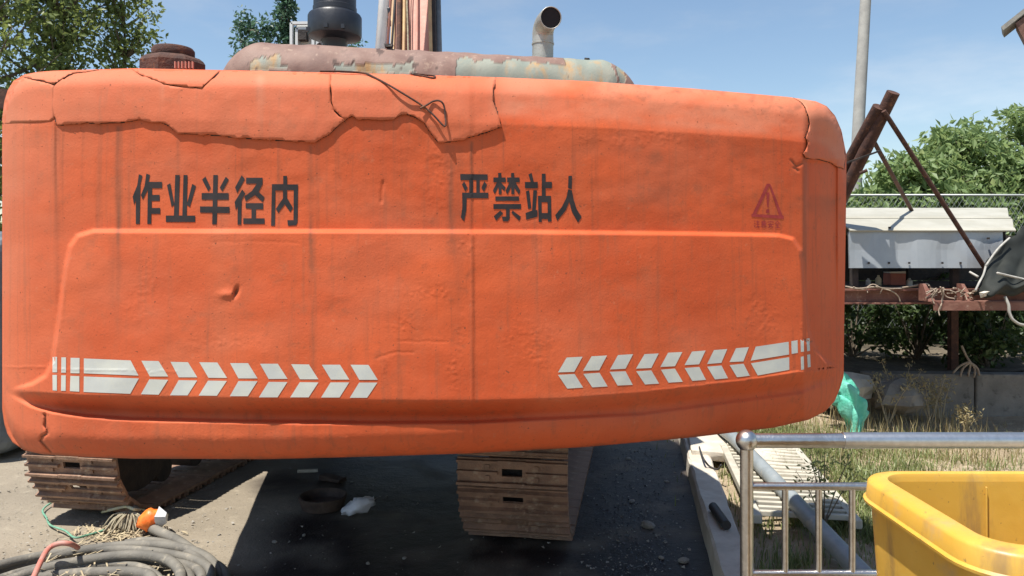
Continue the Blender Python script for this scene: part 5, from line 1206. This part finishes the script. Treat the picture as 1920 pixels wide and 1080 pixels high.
tree('walnut_tree', (8.75, 12.5, 0.5), 0.3, 3.5, 0.85, 110, 8000, 0.15, M['leaf_light'], 24, 'green tree cut by the right edge of the picture', **kw)
tree('walnut_tree', (5.55, 11.6, 0.5), 0.2, 2.0, 0.7, 90, 6200, 0.15, M['leaf_light'], 25, 'lower light green tree beside the concrete pole', **kw)

def shrub(pos, h, wd, nleaf, seed, label):
    r = random.Random(seed); base = Vector(pos); root = empty('shrub', base, label, 'shrub', 'shrubs below the canopy')
    st = MB(); cs, rs = [], []
    for i in range(16):
        a = r.uniform(0, 6.28); e1 = base + Vector((wd * r.random() ** .6 * math.cos(a), wd * 0.7 * r.random() ** .6 * math.sin(a), h * r.uniform(0.15, 1)))
        st.tube([base, (base + e1) / 2 + Vector((0, 0, 0.05)), e1], [0.012, 0.008, 0.004], 5); cs.append(tuple(e1)); rs.append(r.uniform(0.10, 0.24))
    st.build('stem', M['bark'], root, base)
    v, f_, tone = leaves(cs, rs, nleaf, 0.075, 0.6, 0.2, seed); meshnp('foliage', v - np.array(base), f_, M['leaf_shrub'], root, {'tone': tone}, False)
for i, (x, y, h, wd, nl, lab) in enumerate(((3.15, 7.9, 0.95, 0.42, 1500, 'dark leafy shrub under the left end of the canopy'), (3.75, 8.2, 0.9, 0.45, 1500, 'dark leafy shrub under the middle of the canopy left of its leg'), (4.35, 8.0, 0.9, 0.45, 1500, 'dark leafy shrub just right of the canopy leg'),
        (5.0, 7.75, 0.75, 0.5, 2100, 'leafy shrub under the tarpaulin at the right'), (5.7, 8.0, 0.9, 0.5, 1600, 'leafy shrub at the right edge of the picture under the canopy'), (4.75, 7.45, 0.4, 0.4, 1000, 'low leafy shrub growing by the wall top at the right'))):
    shrub((x, y, 0.48), h, wd, nl, 50 + i, lab)
# dark hedge filling the back below the canopy
r = np.random.default_rng(5); cs = np.stack([r.uniform(2.4, 9, 160), r.uniform(9.3, 10.4, 160), r.uniform(0.5, 1.9, 160)], 1)
v, f_, tone = leaves(cs, np.full(160, 0.35), 15000, 0.10, 0.6, 0.2, 77)
o = meshnp('hedge_foliage', v, f_, M['leaf_shrub'], None, {'tone': tone}, False); tag(o, kind='stuff')
# uprooted root by the wall
rt = MB(); c0 = at(1803, 650, 6.95)
for q, pp in enumerate(([(1803, 648), (1812, 668), (1820, 680)], [(1818, 678), (1800, 686), (1786, 700)], [(1820, 680), (1818, 692), (1815, 706)], [(1820, 680), (1832, 690), (1836, 704)], [(1819, 679), (1806, 690), (1800, 706)], [(1822, 681), (1828, 694), (1826, 708)])):
    rt.tube(spline([at(a, b_, 6.86) for a, b_ in pp], 4), 0.010, 6)
o = rt.build('dead_root', M['twig'], smooth_=True); tag(o, 'dead forked root lying on top of the shaded wall', 'root')

def blades(n_, region, hrange, wid, m, name, seed, lean=0.35, clump=None):
    r = np.random.default_rng(seed); P_ = []
    while len(P_) < n_:
        x, y = region(r)
        if clump is not None and r.random() > clump(x, y): continue
        P_.append((x, y))
    P_ = np.array(P_); z = np.where(P_[:, 0] < kerbx(P_[:, 1]) + 0.1, 0.03, soilz(P_[:, 0], P_[:, 1]))
    b = np.stack([P_[:, 0], P_[:, 1], z - 0.01], 1); h = r.uniform(*hrange, n_) * (0.5 + 0.5 * r.random(n_)); a = r.uniform(0, 6.283, n_)
    d = np.stack([np.cos(a), np.sin(a), np.zeros(n_)], 1); s = np.stack([-np.sin(a), np.cos(a), np.zeros(n_)], 1)
    l = r.uniform(0.1, 1, n_) * lean
    mid = b + d * (h * l * 0.35)[:, None] + np.array([0, 0, 1]) * (h * 0.6)[:, None]; tip = b + d * (h * l)[:, None] + np.array([0, 0, 1]) * h[:, None]
    w_ = wid * r.uniform(.6, 1.3, n_)[:, None]
    v = np.stack([b - s * w_, b + s * w_, mid + s * w_ * .7, mid - s * w_ * .7, tip], 1).reshape(-1, 3); k_ = np.arange(n_)[:, None] * 5
    f_ = np.concatenate([k_ + np.array([[0, 1, 2]]), k_ + np.array([[0, 2, 3]]), k_ + np.array([[3, 2, 4]])])
    o = meshnp(name, v, f_, m, None, {'tone': np.repeat(np.clip(r.normal(.5, .25, n_), 0, 1), 5)}, False); tag(o, kind='stuff'); return o
cl1 = lambda x, y: float(np.clip(0.45 + 1.6 * fbm(np.array(x * 1.6 + 11), np.array(y * 1.6 + 3), 17, 3), 0.03, 1))
def reg_green(r):
    y = r.uniform(2.3, 5.3); x = kerbx(y) + 0.12 + abs(r.normal(0.55, 0.45)); return x, y
blades(26000, reg_green, (0.03, 0.13), 0.0035, M['grass'], 'green_grass', 61, 0.8, cl1)
def reg_mix(r): return r.uniform(1.7, 5.2), r.uniform(2.4, 6.6)
blades(4200, reg_mix, (0.03, 0.10), 0.003, M['drygrass'], 'dry_grass', 62, 0.9, lambda x, y: float(np.clip(0.25 + 1.5 * fbm(np.array(x * 1.3 + 70), np.array(y * 1.3 + 30), 19, 3), 0.01, 1)))
def reg_far(r): return r.uniform(2.3, 3.9), r.uniform(5.3, 6.7)
blades(1300, reg_far, (0.06, 0.30), 0.0025, M['drygrass'], 'dry_weeds', 63, 0.6)
blades(5200, lambda r: (r.normal(2.3, 0.35), r.uniform(4.6, 6.4)), (0.03, 0.14), 0.0035, M['grass'], 'bank_grass', 64, 0.9)
blades(9000, lambda r: (abs(r.normal(0, 0.8)) + 1.75, r.uniform(3.6, 6.3)), (0.03, 0.12), 0.0038, M['grass'], 'low_grass', 65, 0.9, cl1)
# tall dry weed stalks that can be told apart
for i, (px_, py_, h, lab) in enumerate(((1745, 800, 0.48, 'tall feathery dry weed right of the boulder, leaning over the dirt'), (1765, 795, 0.40, 'bushy dry weed in front of the shaded wall'), (1690, 790, 0.55, 'tall pale dry weed in front of the boulder'), (1665, 800, 0.5, 'thin upright dry weed left of the boulder'), (1810, 815, 0.25, 'small pale dry weed farthest right on the dirt'), (1545, 985, 0.42, 'dark leafy weed standing by the grey pipe behind the handrail'))):
    p = onz(px_, py_, 0.12); rr = random.Random(300 + i); s = MB()
    root = empty('weed_plant', p, lab, 'weed', 'dry weeds on the dirt bank')
    tips = []
    for q in range(9):
        a = rr.uniform(0, 6.28); ln = rr.uniform(.1, .45); e1 = p + Vector((math.cos(a) * h * ln, math.sin(a) * h * ln, h * rr.uniform(.6, 1)))
        mid_ = (p + e1) / 2 + Vector((0, 0, h * .08)); s.tube([p, mid_, e1], [0.004, 0.003, 0.0015], 4); tips += [tuple(e1), tuple((mid_ + e1) / 2), tuple(mid_)]
    s.build('stalk', M['straw' if i < 5 else 'bark'], root, p)
    v, f_, tone = leaves(tips, np.full(len(tips), 0.05), 260, 0.035, 0.35, -0.3, 400 + i); meshnp('foliage', v - np.array(p), f_, M['drygrass' if i < 5 else 'grass'], root, {'tone': tone}, False)
